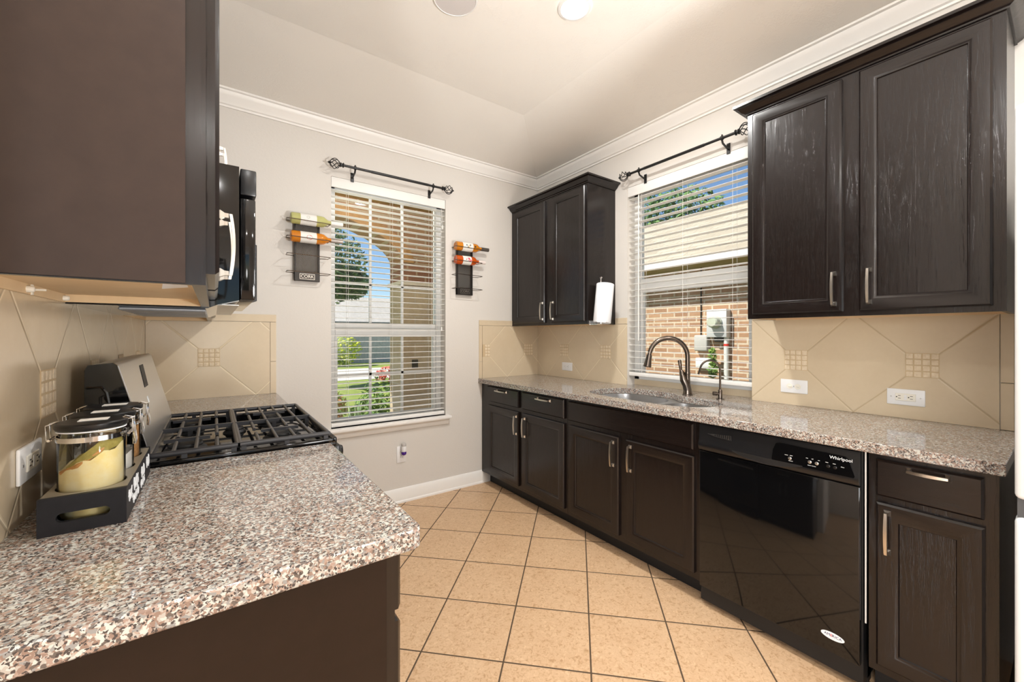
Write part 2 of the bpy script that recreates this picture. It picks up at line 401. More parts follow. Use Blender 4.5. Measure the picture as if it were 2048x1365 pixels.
# windows
def window(idx, fn, o0, o1, z0, z1, rail, mun_a, mun_z):
    r = thing('window_%d' % idx, None, None, fn((o0+o1)/2, .1, z0)); struct(r)
    m = MB(); d0, d1 = .085, .15; fw = .045
    for a, b, c, d in ((o0, o0+fw, z0, z1), (o1-fw, o1, z0, z1), (o0, o1, z0, z0+.03), (o0, o1, z1-.06, z1)): m.box(fn(a, d0, c), fn(b, d1, d), .004)
    m.box(fn(o0+fw, d0+.004, rail-.055), fn(o1-fw, d1-.01, rail+.01), .004)       # meeting rail
    m.box(fn(o0+fw, d0+.012, rail+.01), fn(o1-fw, d1-.015, rail+.05), .004)
    for a, b in ((o0+fw, o0+fw+.02), (o1-fw-.02, o1-fw)): m.box(fn(a, d0+.012, z0+.03), fn(b, d1-.012, rail), .003)
    m.box(fn(o0+fw, d0+.012, z0+.03), fn(o1-fw, d1-.012, z0+.05), .003)
    m.build('window_frame', 'vinyl', r)
    if mun_a:
        m = MB()
        for a in mun_a: m.box(fn(a-.009, d0+.028, z0+.05), fn(a+.009, d0+.044, z1-.06))
        for z in mun_z: m.box(fn(o0+fw, d0+.028, z-.009), fn(o1-fw, d0+.044, z+.009))
        m.build('muntin', 'vinyl', r)
    m = MB(); m.box(fn(o0+fw, d0+.034, z0+.04), fn(o1-fw, d0+.038, z1-.05)); m.build('glass', 'glass', r)
    return r
f1 = lambda a, d, z: (a, d, z)
f2 = lambda a, d, z: (W+d, a, z)
w1 = window(1, f1, *W1, WZ0, WZ1, 1.335, (1.292, 1.545), (.995, 1.68))
w2 = window(2, f2, *W2, .955, WZ1, 1.67, None, None)
m = MB(); m.box((W+.086, W2[0], .912), (W+T, W2[1], .956)); m.build('window_ledge', 'border', w2)
m = MB(); m.box((.955, -.055, .608), (1.905, .09, .632), .006, 2)
SP = [(0, .56), (.012, .56), (.018, .572), (.02, .59), (.03, .6), (.035, .608), (0, .608)]
m.loft([[(.968, -o, z) for o, z in SP], [(1.893, -o, z) for o, z in SP]], smooth=False)
m.build('window_sill', 'trim', w1)

# ------------------------------------------------------------------ tile backsplashes
def mosaic(root, fn, a, zc=1.157, lo=-9, hi=9):
    m = MB(); s = .054; n = .0
    m.box(fn(max(a-s, lo), .001, zc-s), fn(min(a+s, hi), .0095, zc+s)); m.mi = 1
    for i in range(4):
        for j in range(4):
            c = a-s+.0135+i*.027; z = zc-s+.0135+j*.027; q = .0118-R.random()*.0008
            if c-q < lo or c+q > hi: continue
            m.box(fn(c-q, .006, z-q), fn(c+q, .0105, z+q), .0025, 2)
    return m.build('mosaic_inset', ['grout', 'stone'], root)
TZ = 1.376; BZ = 1.4245
def backsplash(label, fn, spans, borders, mos, axis, a0, p, lim, loc):
    r = thing('tile_backsplash', label, 'backsplash', loc)
    mat = m_splash('splash_tile', axis, a0, 1.157, p, False, (194, 175, 145) if lim[0] < -2.5 else (230, 215, 186))
    m = MB()
    for a, b in spans: m.box(fn(a, .001, .9145), fn(b, .008, TZ))
    m.build('tile_field', mat, r)
    for a, b, z0, z1 in borders: MB().box(fn(a, .001, z0), fn(b, .008, z1), .0015).build('border_tile', 'border', r)
    for a in mos: mosaic(r, fn, a, 1.157, *lim)
    return r
fR = lambda a, d, z: (W-d, a, z); fB = lambda a, d, z: (a, -d, z); fL = lambda a, d, z: (d, a, z)
backsplash('beige tile backsplash in the corner under the small wall cabinet, up to the sink window', fR, [(W2[1], -.009)], [(W2[1], -.955, TZ+.002, BZ)], [-.38, -.8585], 1, -.38, .4785, (W2[1], -.009), (W, -.5, .914))
backsplash('beige tile backsplash right of the sink window under the large wall cabinet', fR, [(-2.892, W2[0])], [(-2.9295, -2.894, .9145, 1.10), (-2.9295, -2.894, 1.102, TZ), (-2.072, W2[0], TZ+.002, BZ)], [-2.1845, -2.671], 1, -2.671, .483, (-2.9, W2[0]), (W, -2.4, .914))
backsplash('narrow beige tile backsplash on window wall at right counter end', fB, [(2.2265, W)], [(2.193, 2.2245, .9145, 1.06), (2.193, 2.2245, 1.062, TZ), (2.193, W-.309, TZ+.002, BZ)], [2.2505, 2.737], 0, 2.737, .486, (2.2265, W), (2.5, 0, .914))
backsplash('beige tile backsplash panel between the range and the left of the porch window', fB, [(.009, .6125)], [(.6145, .648, .9145, 1.12), (.6145, .648, 1.122, TZ), (.306, .648, TZ+.002, BZ)], [.2955], 0, .2955, .483, (.009, .6125), (.3, 0, .914))
backsplash('beige tile backsplash along the left wall behind the jars and range', fL, [(-2.3256, -.0005)], [], [-1.668, -1.205, -.745, -.28], 1, -1.668, .463, (-2.4, 0), (0, -1.2, .914))

# ------------------------------------------------------------------ cabinets
def handle_mesh():
    m = MB(); L = .071
    for s in (-1, 1):
        z = s*.0665
        m.loft([[(x*k-.0, h, z+y*k) for x, y in ((-.0095, -.0095), (.0095, -.0095), (.0095, .0095), (-.0095, .0095))] for k, h in ((1, 0), (1, .004), (.55, .012), (.5, .02))], smooth=False)
    rings = []
    for i in range(13):
        t = -1+i/6; z = t*L; h = .024+.006*(1-t*t); w = .0048+.0012*(1-t*t)
        rings.append([(-w, h-.003, z), (w, h-.003, z), (w*.8, h+.003, z), (-w*.8, h+.003, z)])
    m.loft(rings, smooth=False)
    bmesh.ops.recalc_face_normals(m.b, faces=list(m.b.faces))
    me = bpy.data.meshes.new('bar_handle'); m.b.to_mesh(me); m.b.free(); me.materials.append(M['nickel']); return me
HM = handle_mesh()          # local: length Z, outward +Y
def front(root, name, face, a0, a1, z0, z1, panel=True, t=.019, fr=.058):
    """face: (X of cabinet face, sign of outward normal). a = world Y range"""
    xf, sg = face; m = MB()
    e = .004
    rings = [(0, 0), (0, t-.006), (.006, t)]
    if panel: rings += [(fr-.012, t), (fr-.007, t-.003), (fr, t-.004), (fr+.003, t-.0095)]
    vr = []
    for ins, d in rings:
        vr.append([m.b.verts.new((xf+sg*d, y, z)) for y, z in ((a0+ins, z0+ins), (a1-ins, z0+ins), (a1-ins, z1-ins), (a0+ins, z1-ins))])
    for i in range(len(vr)-1):
        for j in range(4):
            k = (j+1) % 4; m.mi = 1 if (j in (0, 2) or not panel) else 0
            m.face([vr[i][j], vr[i][k], vr[i+1][k], vr[i+1][j]])
    m.mi = 0 if panel else 1
    m.face(vr[-1]); m.face(list(reversed(vr[0])))
    return m.build(name, ['wood', 'wood_h'], root)
def handle(door, face, y, z, horiz=False, t=.019):
    xf, sg = face
    if horiz: rot = (PI/2 if False else 0, PI/2, -sg*PI/2)
    rz = -PI/2 if sg > 0 else PI/2
    o = put(door, HM, 'bar_handle', (xf+sg*t, y, z))
    Rz = Matrix.Rotation(rz, 4, 'Z'); Ry = Matrix.Rotation(PI/2 if horiz else 0, 4, 'Y')
    o.rotation_euler = (Rz @ Ry).to_euler(); return o
FR = (2.224, -1); FU = (2.552, -1); FLB = (.604, 1); FLU = (.309, 1)
def base_cab(label, face, a0, a1, xw, loc, toe=True, end=None):
    xf, sg = face; r = thing('base_cabinet', label, 'cabinet', loc)
    m = MB(); m.box((xf, a0, .1), (xw-.001*(xw > 1), a1, .876)); m.build('carcass', 'wood', r)
    m = MB(); m.box((xf-sg*.078, a0, 0), (xw-.001*(xw > 1), a1, .1)); m.build('toe_kick', 'black_matte', r)
    return r
cA = base_cab('espresso base cabinet in the far corner with two drawers over two doors', FR, -1.0815, -.004, W, (2.55, -.54, 0))
d = front(cA, 'drawer_front', FR, -.556, -.115, .733, .862, False); handle(d, FR, -.3355, .836, True)
d = front(cA, 'drawer_front', FR, -1.062, -.604, .733, .862, False); handle(d, FR, -.86, .836, True)
d = front(cA, 'door', FR, -.556, -.115, .131, .70); handle(d, FR, -.534, .599)
d = front(cA, 'door', FR, -1.062, -.604, .131, .70); handle(d, FR, -.64, .599)
cB = base_cab('espresso sink base cabinet with one wide false front over two doors', FR, -2.0, -1.0835, W, (2.55, -1.54, 0))
# sink base is open above for the bowls: rebuild its carcass as panels
bpy.data.objects.remove(cB.children[0]); 
m = MB()
m.box((2.224, -2.0, .1), (2.243, -1.0835, .876)); m.box((2.243, -1.1, .1), (W-.001, -1.0835, .876)); m.box((2.243, -2.0, .1), (W-.001, -1.984, .876)); m.box((2.243, -1.984, .1), (W-.001, -1.1, .118)); m.build('carcass', 'wood', cB)
front(cB, 'false_front', FR, -1.974, -1.105, .731, .858, False)
d = front(cB, 'door', FR, -1.518, -1.108, .131, .70); handle(d, FR, -1.482, .60)
d = front(cB, 'door', FR, -1.978, -1.57, .131, .70); handle(d, FR, -1.604, .60)
cC = base_cab('narrow espresso base cabinet between dishwasher and fridge, one drawer over door', FR, -2.937, -2.634, W, (2.55, -2.79, 0))
d = front(cC, 'drawer_front', FR, -2.908, -2.657, .728, .855, False); h_ = handle(d, FR, -2.788, .836, True); h_.scale = (1, 1, .68)
d = front(cC, 'door', FR, -2.910, -2.657, .131, .704); handle(d, FR, -2.688, .608)
cD = base_cab('dark brown base cabinet under the near left counter, plain end panel facing camera', FLB, -2.297, -1.5385, .004, (.3, -1.92, 0))
m = MB(); m.box((.004, -2.303, 0), (.586, -2.2985, .876)); m.build('end_panel', m_noise('espresso_laminate_dim', S(33, 22, 16), S(29, 19, 13), 30, .36), cD)  # copy of the upper side's laminate, dimmer light put into its colour
d = front(cD, 'drawer_front', FLB, -2.280, -1.56, .745, .858, False); handle(d, FLB, -1.92, .80, True)
d = front(cD, 'door', FLB, -2.280, -1.93, .131, .722); handle(d, FLB, -1.96, .60)
d = front(cD, 'door', FLB, -1.91, -1.56, .131, .722); handle(d, FLB, -1.88, .60)
cE = base_cab('dark base cabinet hidden beyond the range under the far left counter', FLB, -.772, -.03, .004, (.3, -.4, 0))

def crown(root, face, xw, y1, y2, z, ends=(True, True)):
    xf, sg = face
    prof = [(0, z), (.007, z), (.008, z+.006), (.013, z+.009), (.02, z+.013), (.033, z+.030), (.040, z+.036), (.052, z+.038), (.052, z+.05), (0, z+.05)]
    rings = []
    for o, h in prof:
        pts = []
        if ends[0]: pts += [(xw, y1+o, h)]
        pts += [(xf+sg*o, y1+(o if ends[0] else 0), h), (xf+sg*o, y2-(o if ends[1] else 0), h)]
        if ends[1]: pts += [(xw, y2-o, h)]
        rings.append(pts)
    m = MB(); m.loft(rings, False, False, False, False); n = len(rings)
    for idx in (0, -1):
        m.poly([r[idx] for r in rings])
    return m.build('crown_molding', 'wood_h', root)
def wall_cab(label, face, xw, y1, y2, z0, z1, loc, bottom=True, side='wood'):
    xf, sg = face; r = thing('wall_cabinet', label, 'cabinet', loc)
    m = MB(); m.box((xf, y1, z0+.022), (xw, y2, z1))
    m.box((xf, y1, z0), (xf-sg*.019, y2, z0+.022))
    for a, b in ((y1, y1-.014), (y2+.014, y2)): m.box((xf-sg*.019, a, z0), (xw, b, z0+.022))
    m.build('carcass', side, r)
    m = MB(); m.box((xf-sg*.0195, y1-.0145, z0+.0205), (xw, y2+.0145, z0+.0218))
    m.box((xf-sg*.0195, y1-.0142, z0+.001), (xf-sg*.0205, y2+.0142, z0+.021)); m.box((xf-sg*.0195, y2+.0142, z0+.001), (xw, y2+.0152, z0+.021)); m.box((xf-sg*.0195, y1-.0142, z0+.001), (xw, y1-.0152, z0+.021))
    m.box((xw+sg*.012, y1-.0145, z0), (xw, y2+.0145, z0+.021)); m.build('underside', 'maple', r)
    return r
cU = wall_cab('large espresso wall cabinet right of the sink window, two tall doors', FU, W-.001, -2.074, -2.930, 1.3745, 2.436, (2.7, -2.5, 1.3745))
crown(cU, FU, W-.001, -2.074, -2.930, 2.425)
d = front(cU, 'door', FU, -2.469, -2.102, 1.396, 2.412); handle(d, FU, -2.442, 1.495)
d = front(cU, 'door', FU, -2.899, -2.529, 1.396, 2.412); handle(d, FU, -2.563, 1.497)
cS = wall_cab('smaller espresso wall cabinet in the corner between the two windows', FU, W-.001, -.001, -.9516, 1.3745, 2.432, (2.7, -.48, 1.3745))
crown(cS, FU, W-.001, -.001, -.9516, 2.421, (False, True))
d = front(cS, 'door', FU, -.479, -.043, 1.396, 2.406); handle(d, FU, -.459, 1.492)
d = front(cS, 'door', FU, -.933, -.564, 1.396, 2.406); handle(d, FU, -.587, 1.49)
cL = wall_cab('dark wall cabinet at upper left, its plain side facing the camera', FLU, .001, -1.5385, -2.205, 1.3745, 2.44, (.15, -1.87, 1.3745))
m = MB(); m.box((.002, -2.2085, 1.376), (.282, -2.2055, 2.44)); m.build('side_panel', 'dark_panel', cL)
d = front(cL, 'door', FLU, -2.190, -1.893, 1.396, 2.412); handle(d, FLU, -1.918, 1.50)
d = front(cL, 'door', FLU, -1.858, -1.555, 1.396, 2.412); handle(d, FLU, -1.835, 1.50)
for y in (-1.572, -1.822): MB().lathe([(.0001, .0245), (.005, .0235), (.0068, .019), (.0068, .0125)], (0, y, 1.384), 'X', 12).build('bumper', 'alm', cL, angle=60)
m = MB(); m.box((.0125, -1.80, 1.374), (.0155, -1.792, 1.396)); m.box((.0155, -1.797, 1.383), (.034, -1.794, 1.387)); m.build('cable_clip', 'alm', cL, angle=60)
m = MB(); m.poly([(.24, -2.03, 1.3948), (.275, -2.08, 1.3948), (.275, -1.93, 1.3948), (.225, -1.86, 1.3948)]); m.build('paper_label', 'paper', cL)
cM = wall_cab('short dark wall cabinet above the microwave, mostly hidden by nearer cabinet', FLU, .001, -.7735, -1.5365, 1.822, 2.44, (.15, -1.15, 1.822))
d = front(cM, 'door', FLU, -1.525, -1.165, 1.842, 2.412); handle(d, FLU, -1.185, 1.925)
d = front(cM, 'door', FLU, -1.145, -.785, 1.842, 2.412); handle(d, FLU, -1.125, 1.925)
cF = wall_cab('dark wall cabinet beyond microwave, only its underside in view', FLU, .001, -.001, -.7715, 1.3745, 2.44, (.15, -.39, 1.3745))
d = front(cF, 'door', FLU, -.757, -.395, 1.396, 2.412); handle(d, FLU, -.42, 1.50)
d = front(cF, 'door', FLU, -.375, -.015, 1.396, 2.412); handle(d, FLU, -.35, 1.50)

# ------------------------------------------------------------------ counters and sink
def cut():
    pts = []; N = 64; y0, y1 = -1.105, -1.945; c = (y0+y1)/2; h = (y0-y1)/2
    sm = lambda e0, e1, x: (lambda t: t*t*(3-2*t))(min(1, max(0, (x-e0)/(e1-e0))))
    back = lambda y: .225-.085*sm(0, 1, (-1.50-y)/.16)
    ts = [math.sin(-PI/2+PI*i/N) for i in range(N+1)]
    for t in ts: pts.append((2.515-.226*(1-abs(t)**4.0)**(1/2.6), c+h*t))
    for t in reversed(ts[1:-1]): y = c+h*t; pts.append((2.515+back(y)*(1-abs(t)**4.0)**(1/2.6), y))
    return pts
CUT = cut()
def edge_slab(m, outer, holes):
    m.prism(outer, holes, .876, .914)
m = MB(); XE = 2.186
edge_slab(m, [(XE, -2.94), (XE+.006, -2.952), (W-.0005, -2.952), (W-.0005, W2[0]+.0005), (W+.088, W2[0]+.0005), (W+.088, W2[1]-.0005), (W-.0005, W2[1]-.0005), (W-.0005, -.0005), (XE, -.0005)], [CUT])
tag(m.build('granite_countertop', 'granite'), 'long granite countertop on the right run with the sink cut into it', 'countertop')
m = MB(); XL = .652
edge_slab(m, [(.0005, -2.3256), (XL-.022, -2.3256), (XL-.006, -2.319), (XL, -2.304), (XL, -1.537), (.0005, -1.537)], [])
tag(m.build('granite_countertop', 'granite'), 'granite countertop in the left foreground holding the jar crate', 'countertop')
m = MB(); edge_slab(m, [(.0005, -.774), (XL, -.774), (XL, -.0005), (.0005, -.0005)], [])
tag(m.build('granite_countertop', 'granite'), 'small granite countertop beyond the range below the window wall tiles', 'countertop')
# soften slab edges
for o in bpy.data.objects:
    if o.name.startswith('granite_countertop'):
        b = o.modifiers.new('bevel', 'BEVEL'); b.width = .0035; b.segments = 2; b.limit_method = 'ANGLE'; b.angle_limit = math.radians(50)

sk = thing('kitchen_sink', 'undermount stainless double bowl sink below the window', 'sink', (2.5, -1.53, .68))
bl = sell(2.512, -1.352, .207, .222, 44, 3.2); br_ = sell(2.477, -1.77, .175, .158, 44, 3.2)
grow = [(2.515+(x-2.515)*1.06, -1.525+(y+1.525)*1.03) for x, y in CUT]
m = MB(); m.prism(grow, [bl, br_], .872, .8755); m.build('rim', 'steel', sk)
def bowl(lp, cx, cy, zb):
    m = MB(); rr = []
    for k, z in ((1, .874), (.985, .84), (.965, .76), (.94, zb+.03), (.90, zb+.01), (.82, zb), (.12, zb-.006)): rr.append([(cx+(x-cx)*k, cy+(y-cy)*k, z) for x, y in lp])
    m.loft(rr, False, True); o = m.build('bowl', 'steel', sk, recalc=False)
    m = MB(); m.lathe([(.055, zb-.004), (.05, zb-.001), (.035, zb-.003), (.03, zb-.012), (.0001, zb-.012)], (cx, cy, 0)); m.build('drain', 'chrome', o)
bowl(bl, 2.512, -1.352, .69); bowl(br_, 2.477, -1.77, .71)

# faucets
fc = thing('faucet', 'tall dark gooseneck pull-down faucet behind the double sink', 'faucet', (2.737, -1.63, .914))
m = MB(); m.lathe([(.031, .914), (.031, .918), (.027, .922), (.0245, .945)], (2.737, -1.63, 0))
m.tube([(2.737, -1.63, .943), (2.733, -1.625, .975), (2.724, -1.612, 1.012), (2.719, -1.606, 1.04)], [.0245, .0235, .0245, .017], 18); m.build('body', 'bronze', fc)
dx, dy = -.728, .685
P = lambda t, z: (2.737+dx*t, -1.63+dy*t, z)
pts = [P(-.002, .975), P(0, 1.05), P(0, 1.157)]
for i in range(1, 15):
    a = PI*i/14*.93; pts.append(P(.1165-.1165*math.cos(a), 1.157+.1165*math.sin(a)))
m = MB(); m.tube(pts, .0145, 16); m.lathe([(.0165, 1.043), (.0168, 1.046), (.0168, 1.056), (.0165, 1.059)], (2.737, -1.63, 0)); m.build('spout', 'bronze', fc)
e = Vector(pts[-1]); dr = (Vector(pts[-1])-Vector(pts[-2])).normalized(); dn = (dr+Vector((0, 0, -.9))).normalized()
m = MB(); m.tube([e, e+dn*.014, e+dn*.016, e+dn*.05, e+dn*.09, e+dn*.095], [.0125, .0125, .0165, .019, .025, .022], 18); m.build('spray_head', 'bronze', fc)
m = MB(); m.tube([(2.721, -1.608, 1.03), (2.716, -1.603, 1.055), (2.714, -1.600, 1.07)], [.018, .016, .009], 14)
m.tube([(2.714, -1.600, 1.06), (2.711, -1.597, 1.09), (2.708, -1.593, 1.128), (2.707, -1.592, 1.134)], [.0085, .009, .0115, .008], 12); m.build('lever', 'bronze', fc)
ff = thing('filter_faucet', 'small slim curved water filter tap right of the main faucet', 'faucet', (2.729, -1.84, .914))
m = MB(); m.lathe([(.021, .914), (.021, .919), (.012, .922), (.012, .965), (.008, .972)], (2.729, -1.84, 0))
P = lambda t, z: (2.729-.72*t, -1.84+.69*t, z)
pts = [P(0, .96), P(0, 1.08)]
for i in range(1, 13): a = PI*.92*i/12; pts.append(P(.056-.056*math.cos(a), 1.085+.058*math.sin(a)))
pts.append(P(.122, 1.06)); m.tube(pts, .0058, 10); m.build('spout', 'bronze', ff)
m = MB(); m.tube([(2.729, -1.84, .945), (2.712, -1.824, .947)], .009, 10); m.tube([(2.715, -1.827, .947), (2.70, -1.813, .948)], .012, 12); m.build('valve_handle', 'bronze', ff)

# ------------------------------------------------------------------ dishwasher
XD = 2.2
dw = thing('dishwasher', 'black built-in dishwasher between sink cabinet and narrow cabinet', 'dishwasher', (2.5, -2.312, 0))
m = MB(); m.box((2.226, -2.618, .02), (2.83, -2.005, .872)); m.box((2.28, -2.618, 0), (2.32, -2.005, .1)); m.build('tub', 'black_matte', dw)
m = MB(); m.box((XD, -2.6145, .096), (2.226, -2.012, .742), .003, 2); m.build('door_panel', 'black', dw)
prof = [(2.226, .745), (2.200, .745), (2.193, .752), (2.189, .765), (2.189, .775), (2.193, .79), (2.197, .80), (2.199, .86), (2.203, .869), (2.226, .869)]
m = MB(); m.loft([[(x, y, z) for x, z in prof] for y in (-2.6145, -2.012)], smooth=True); m.build('control_panel', 'black_satin', dw, 50)
m = MB()
m.prism([(-2.585, .835), (-2.575, .845), (-2.36, .851), (-2.347, .848), (-2.336, .82), (-2.331, .782), (-2.333, .774), (-2.60, .774), (-2.603, .78)], [], 0, .0108, lambda a, b, c: (2.1985-c, a, b))
m.build('console', 'black', dw)
def txt_right(m, s, size, y, z, x): m.text(s, size, Matrix(((0, 0, -1, x), (-1, 0, 0, y), (0, 1, 0, z), (0, 0, 0, 1))))
xt = 2.1873
m = MB(); txt_right(m, 'Whirlpool', .0165, -2.563, .834, xt); m.build('lettering', 'print_white', dw)
for s, y, z, q in (('Select Options', -2.472, .786, .0045), ('Clean', -2.568, .805, .0045)):
    m = MB(); txt_right(m, s, q, y, z, xt); m.build('lettering', 'print_white', dw)
for y, z, w in ((-2.385, .808, .012), (-2.402, .8085, .010), (-2.40, .787, .015), (-2.456, .812, .007), (-2.474, .8125, .006), (-2.495, .812, .006), (-2.52, .8115, .009), (-2.543, .811, .009)):   # legends too small to read
    m = MB(); m.box((xt, y-w/2, z-.0007), (xt+.0004, y+w/2, z+.0007)); m.build('legend', 'print_white', dw)
m = MB()
m.tube([(xt, -2.524+.004, .794), (xt, -2.524+.004, .802), (xt, -2.524-.004, .798), (xt, -2.524+.004, .794)], .0006, 5)
m.build('start_symbol', 'print_white', dw)
for y, z in ((-2.397, .797), (-2.465, .799), (-2.488, .799), (-2.524, .798), (-2.545, .798)):
    m = MB(); m.lathe([(.0062, 2.188), (.0062, 2.1866), (.0045, 2.1859), (.0001, 2.1859)], (0, y, z), 'X', 16); m.build('button', 'steel' if y > -2.5 else 'black_satin', dw)
m = MB(); m.prism([(-2.055, .8275), (-2.08, .8235), (-2.12, .819), (-2.163, .8175), (-2.162, .838), (-2.12, .835), (-2.08, .832)], [], 0, .0012, lambda a, b, c: (2.1982-c-(.0005), a, b)); m.mi = 1
for i in range(8): y = -2.09-.0095*i; m.box((2.1955, y-.002, .8215), (2.1968, y+.002, .832+.0008*i))
m.tube([(2.1966, -2.055, .828), (2.1966, -2.08, .8235), (2.1966, -2.12, .819), (2.1966, -2.163, .8175)], .0014, 6); m.build('vent', ['slot', 'black_satin'], dw)
m = MB(); pk = []
for i in range(21): t = i/20; y = -2.17-.27*t; pk.append((y, .778-.0015*math.sin(PI*t)))
for i in range(20, -1, -1): t = i/20; y = -2.17-.27*t; pk.append((y, .776-.0245*math.sin(PI*t)**.8))
m.prism(pk, [], 0, .002, lambda a, b, c: (2.1895-c, a, b)); m.mi = 1
m.tube([(2.188, -2.17-.27*i/20, .776-.0245*math.sin(PI*i/20)**.8) for i in range(21)], .0018, 6); m.build('handle_pocket', ['black_matte', 'black_satin'], dw)
m = MB(); m.prism(sell(-2.534, .159, .0365, .0135, 36), [], 0, .0008, lambda a, b, c: (XD-c, a, b)); st = m.build('sticker', 'paper', dw); st['label'] = 'white oval sticker'
blue = plain('sticker_blue', S(30, 42, 92), .6); red = plain('sticker_red', S(205, 50, 46), .6)
m = MB(); txt_right(m, 'AM', .0135, -2.5175, .1605, XD-.0011); txt_right(m, 'RICA', .0135, -2.5475, .1605, XD-.0011); m.mi = 1; txt_right(m, 'E', .0135, -2.5305, .1605, XD-.0011); m.build('sticker_lettering', [blue, red], st)
m = MB(); m.box((2.2235, -2.6275, .25), (2.2265, -2.6232, .868)); m.build('side_gasket', 'white', dw)['label'] = 'white insulation strip'

# ------------------------------------------------------------------ fridge
fg = thing('refrigerator', 'white refrigerator cut off at the right edge of the photo', 'refrigerator', (2.4, -3.44, 0))
XFR = 1.95
m = MB(); m.box((XFR+.07, -3.89, .03), (W-.02, -2.992, 1.84), .01, 2); m.build('body', 'fridge', fg)
m = MB(); m.box((XFR, -3.89, .878), (XFR+.065, -2.981, 1.872), .012, 3); d1 = m.build('door', 'fridge', fg)
m = MB(); m.box((XFR, -3.89, .05), (XFR+.065, -2.981, .832), .012, 3); m.build('freezer_drawer', 'fridge', fg)
m = MB(); m.box((XFR+.012, -3.88, .83), (XFR+.066, -2.985, .88)); m.build('handle_recess', plain('dark_grey_recess', S(70, 72, 75), .4), fg)
m = MB(); m.box((XFR+.1, -3.85, 0), (W-.05, -3.02, .03)); m.build('base', 'black_matte', fg)

# ------------------------------------------------------------------ range
Y0, Y1 = -1.533, -.777
rg = thing('gas_range', 'black freestanding gas range with cast iron grates on left wall', 'range', (.35, -1.155, 0))
m = MB(); m.box((.035, Y0, .02), (.655, Y1, .9)); m.box((.08, Y0+.02, 0), (.60, Y1-.02, .02)); m.build('body', 'black_satin', rg)
m = MB(); m.box((.10, Y0, .9), (.672, Y1, .914), .004, 2)
for a, b in (((.10, Y0, .912), (.672, Y0+.018, .928)), ((.10, Y1-.018, .912), (.672, Y1, .928)), ((.652, Y0, .905), (.674, Y1, .930))): m.box(a, b, .006, 2)
m.build('cooktop', 'black', rg)
def grate(x0, x1):
    m = MB(); zt = .952; ys = (Y0+.012, -1.155, Y1-.016); bw = .0125
    for y in (ys[0], ys[2]): m.tube([(x0, y, zt-.008), (x1, y, zt-.008)], .0085, 10)
    m.bar((x0, ys[1], zt-.006), (x1, ys[1], zt-.006), .010, .015)
    for x in (x0, x1): m.tube([(x, ys[0], zt-.008), (x, ys[2], zt-.008)], .0075, 10)
    n = 5; st = (x1-x0)/n
    for i in range(1, n):
        x = x0+st*i
        if i in (1, 3) if x0 < .3 else i in (2, 4): m.tube([(x, ys[0], zt-.006), (x, ys[2], zt-.006)], .0058, 8)
        else:
            for yc in (-1.345, -.97):
                a = ys[0] if yc < -1.155 else ys[1]; b = ys[1] if yc < -1.155 else ys[2]
                m.tube([(x, a, zt-.006), (x, yc-.035, zt-.006)], .0058, 8); m.tube([(x, yc+.035, zt-.006), (x, b, zt-.006)], .0058, 8)
    xc = (x0+x1)/2+(.0 if x0 < .3 else .0)
    for yc in (-1.345, -.97): m.bar((xc-st*1.15, yc, zt-.006), (xc+st*1.15, yc, zt-.006), .011, .011)
    for x in (x0+.01, (x0+x1)/2, x1-.01):
        for y in ys: m.box((x-.007, y-.007, .914), (x+.007, y+.007, zt-.01))
    return m.build('grate', 'iron', rg, 50)
grate(.118, .381); grate(.387, .648)
for x, y, r in ((.245, -1.345, .046), (.245, -.97, .036), (.525, -1.345, .05), (.525, -.97, .042), (.385, -1.155, .03)):
    m = MB(); m.lathe([(r*1.25, .914), (r*1.25, .918), (r*1.05, .924), (r, .926), (r, .931), (r*.9, .935), (.0001, .935)], (x, y, 0), n=28); m.build('burner', ['black_matte', 'steel'], rg)
bp = [(.044, .9), (.044, 1.195), (.05, 1.209), (.098, 1.214), (.107, 1.206), (.172, .955), (.17, .9)]
m = MB(); m.loft([[(x, y, z) for x, z in bp] for y in (Y0+.012, Y1-.006)], smooth=False); bk = m.build('backguard', 'steel', rg)
m = MB(); m.loft([[(x-.001, y, z+.001) for x, z in bp] for y in (Y0, Y0+.0125)], smooth=False)
m.tube([(.046, Y0-.001, 1.15), (.075, Y0-.001, 1.15), (.085, Y0-.001, 1.135), (.115, Y0-.001, .95)], .004, 6); m.build('end_cap', 'black', rg)
# display window lies on the sloped stainless face
A = Vector((.107, 0, 1.206)); Bv = Vector((.172, 0, .955)); dn = (Bv-A).normalized(); no = Vector((-dn.z, 0, dn.x)) * (1 if -dn.z > 0 else -1)
def onface(t, y, h): p = A+dn*t+no*h; return (p.x, y, p.z)
m = MB(); m.loft([[onface(a, b, h) for a, b in ((.02, -1.18), (.02, -1.10), (.095, -1.165+.02), (.095, -1.225))] for h in (-.001, .0015)], smooth=False); m.build('display_window', 'black_matte', rg)
m = MB(); m.loft([[onface(a, b, h) for a, b in ((.125, -1.245), (.125, -1.225), (.145, -1.225), (.145, -1.245))] for h in (-.001, .001)], smooth=False); m.build('badge', 'print_white', rg)
m = MB(); m.box((.656, Y0+.004, .16), (.69, Y1-.004, .80), .006, 2); m.build('oven_door', 'black', rg)
m = MB(); m.box((.656, Y0+.004, .03), (.685, Y1-.004, .15), .006, 2); m.build('drawer', 'black', rg)
m = MB(); m.box((.656, Y0+.002, .81), (.688, Y1-.002, .9), .008, 2); m.build('knob_panel', 'black_satin', rg)
for i in range(5):
    m = MB(); m.lathe([(.022, .688), (.022, .705), (.018, .714), (.0001, .714)], (0, Y0+.1+i*.139, .855), 'X'); m.build('knob', 'black_satin', rg)
m = MB(); m.tube([(.69, Y0+.05, .76), (.73, Y0+.05, .765), (.73, Y1-.05, .765), (.69, Y1-.05, .76)], .011, 10); m.build('handle', 'steel', rg)

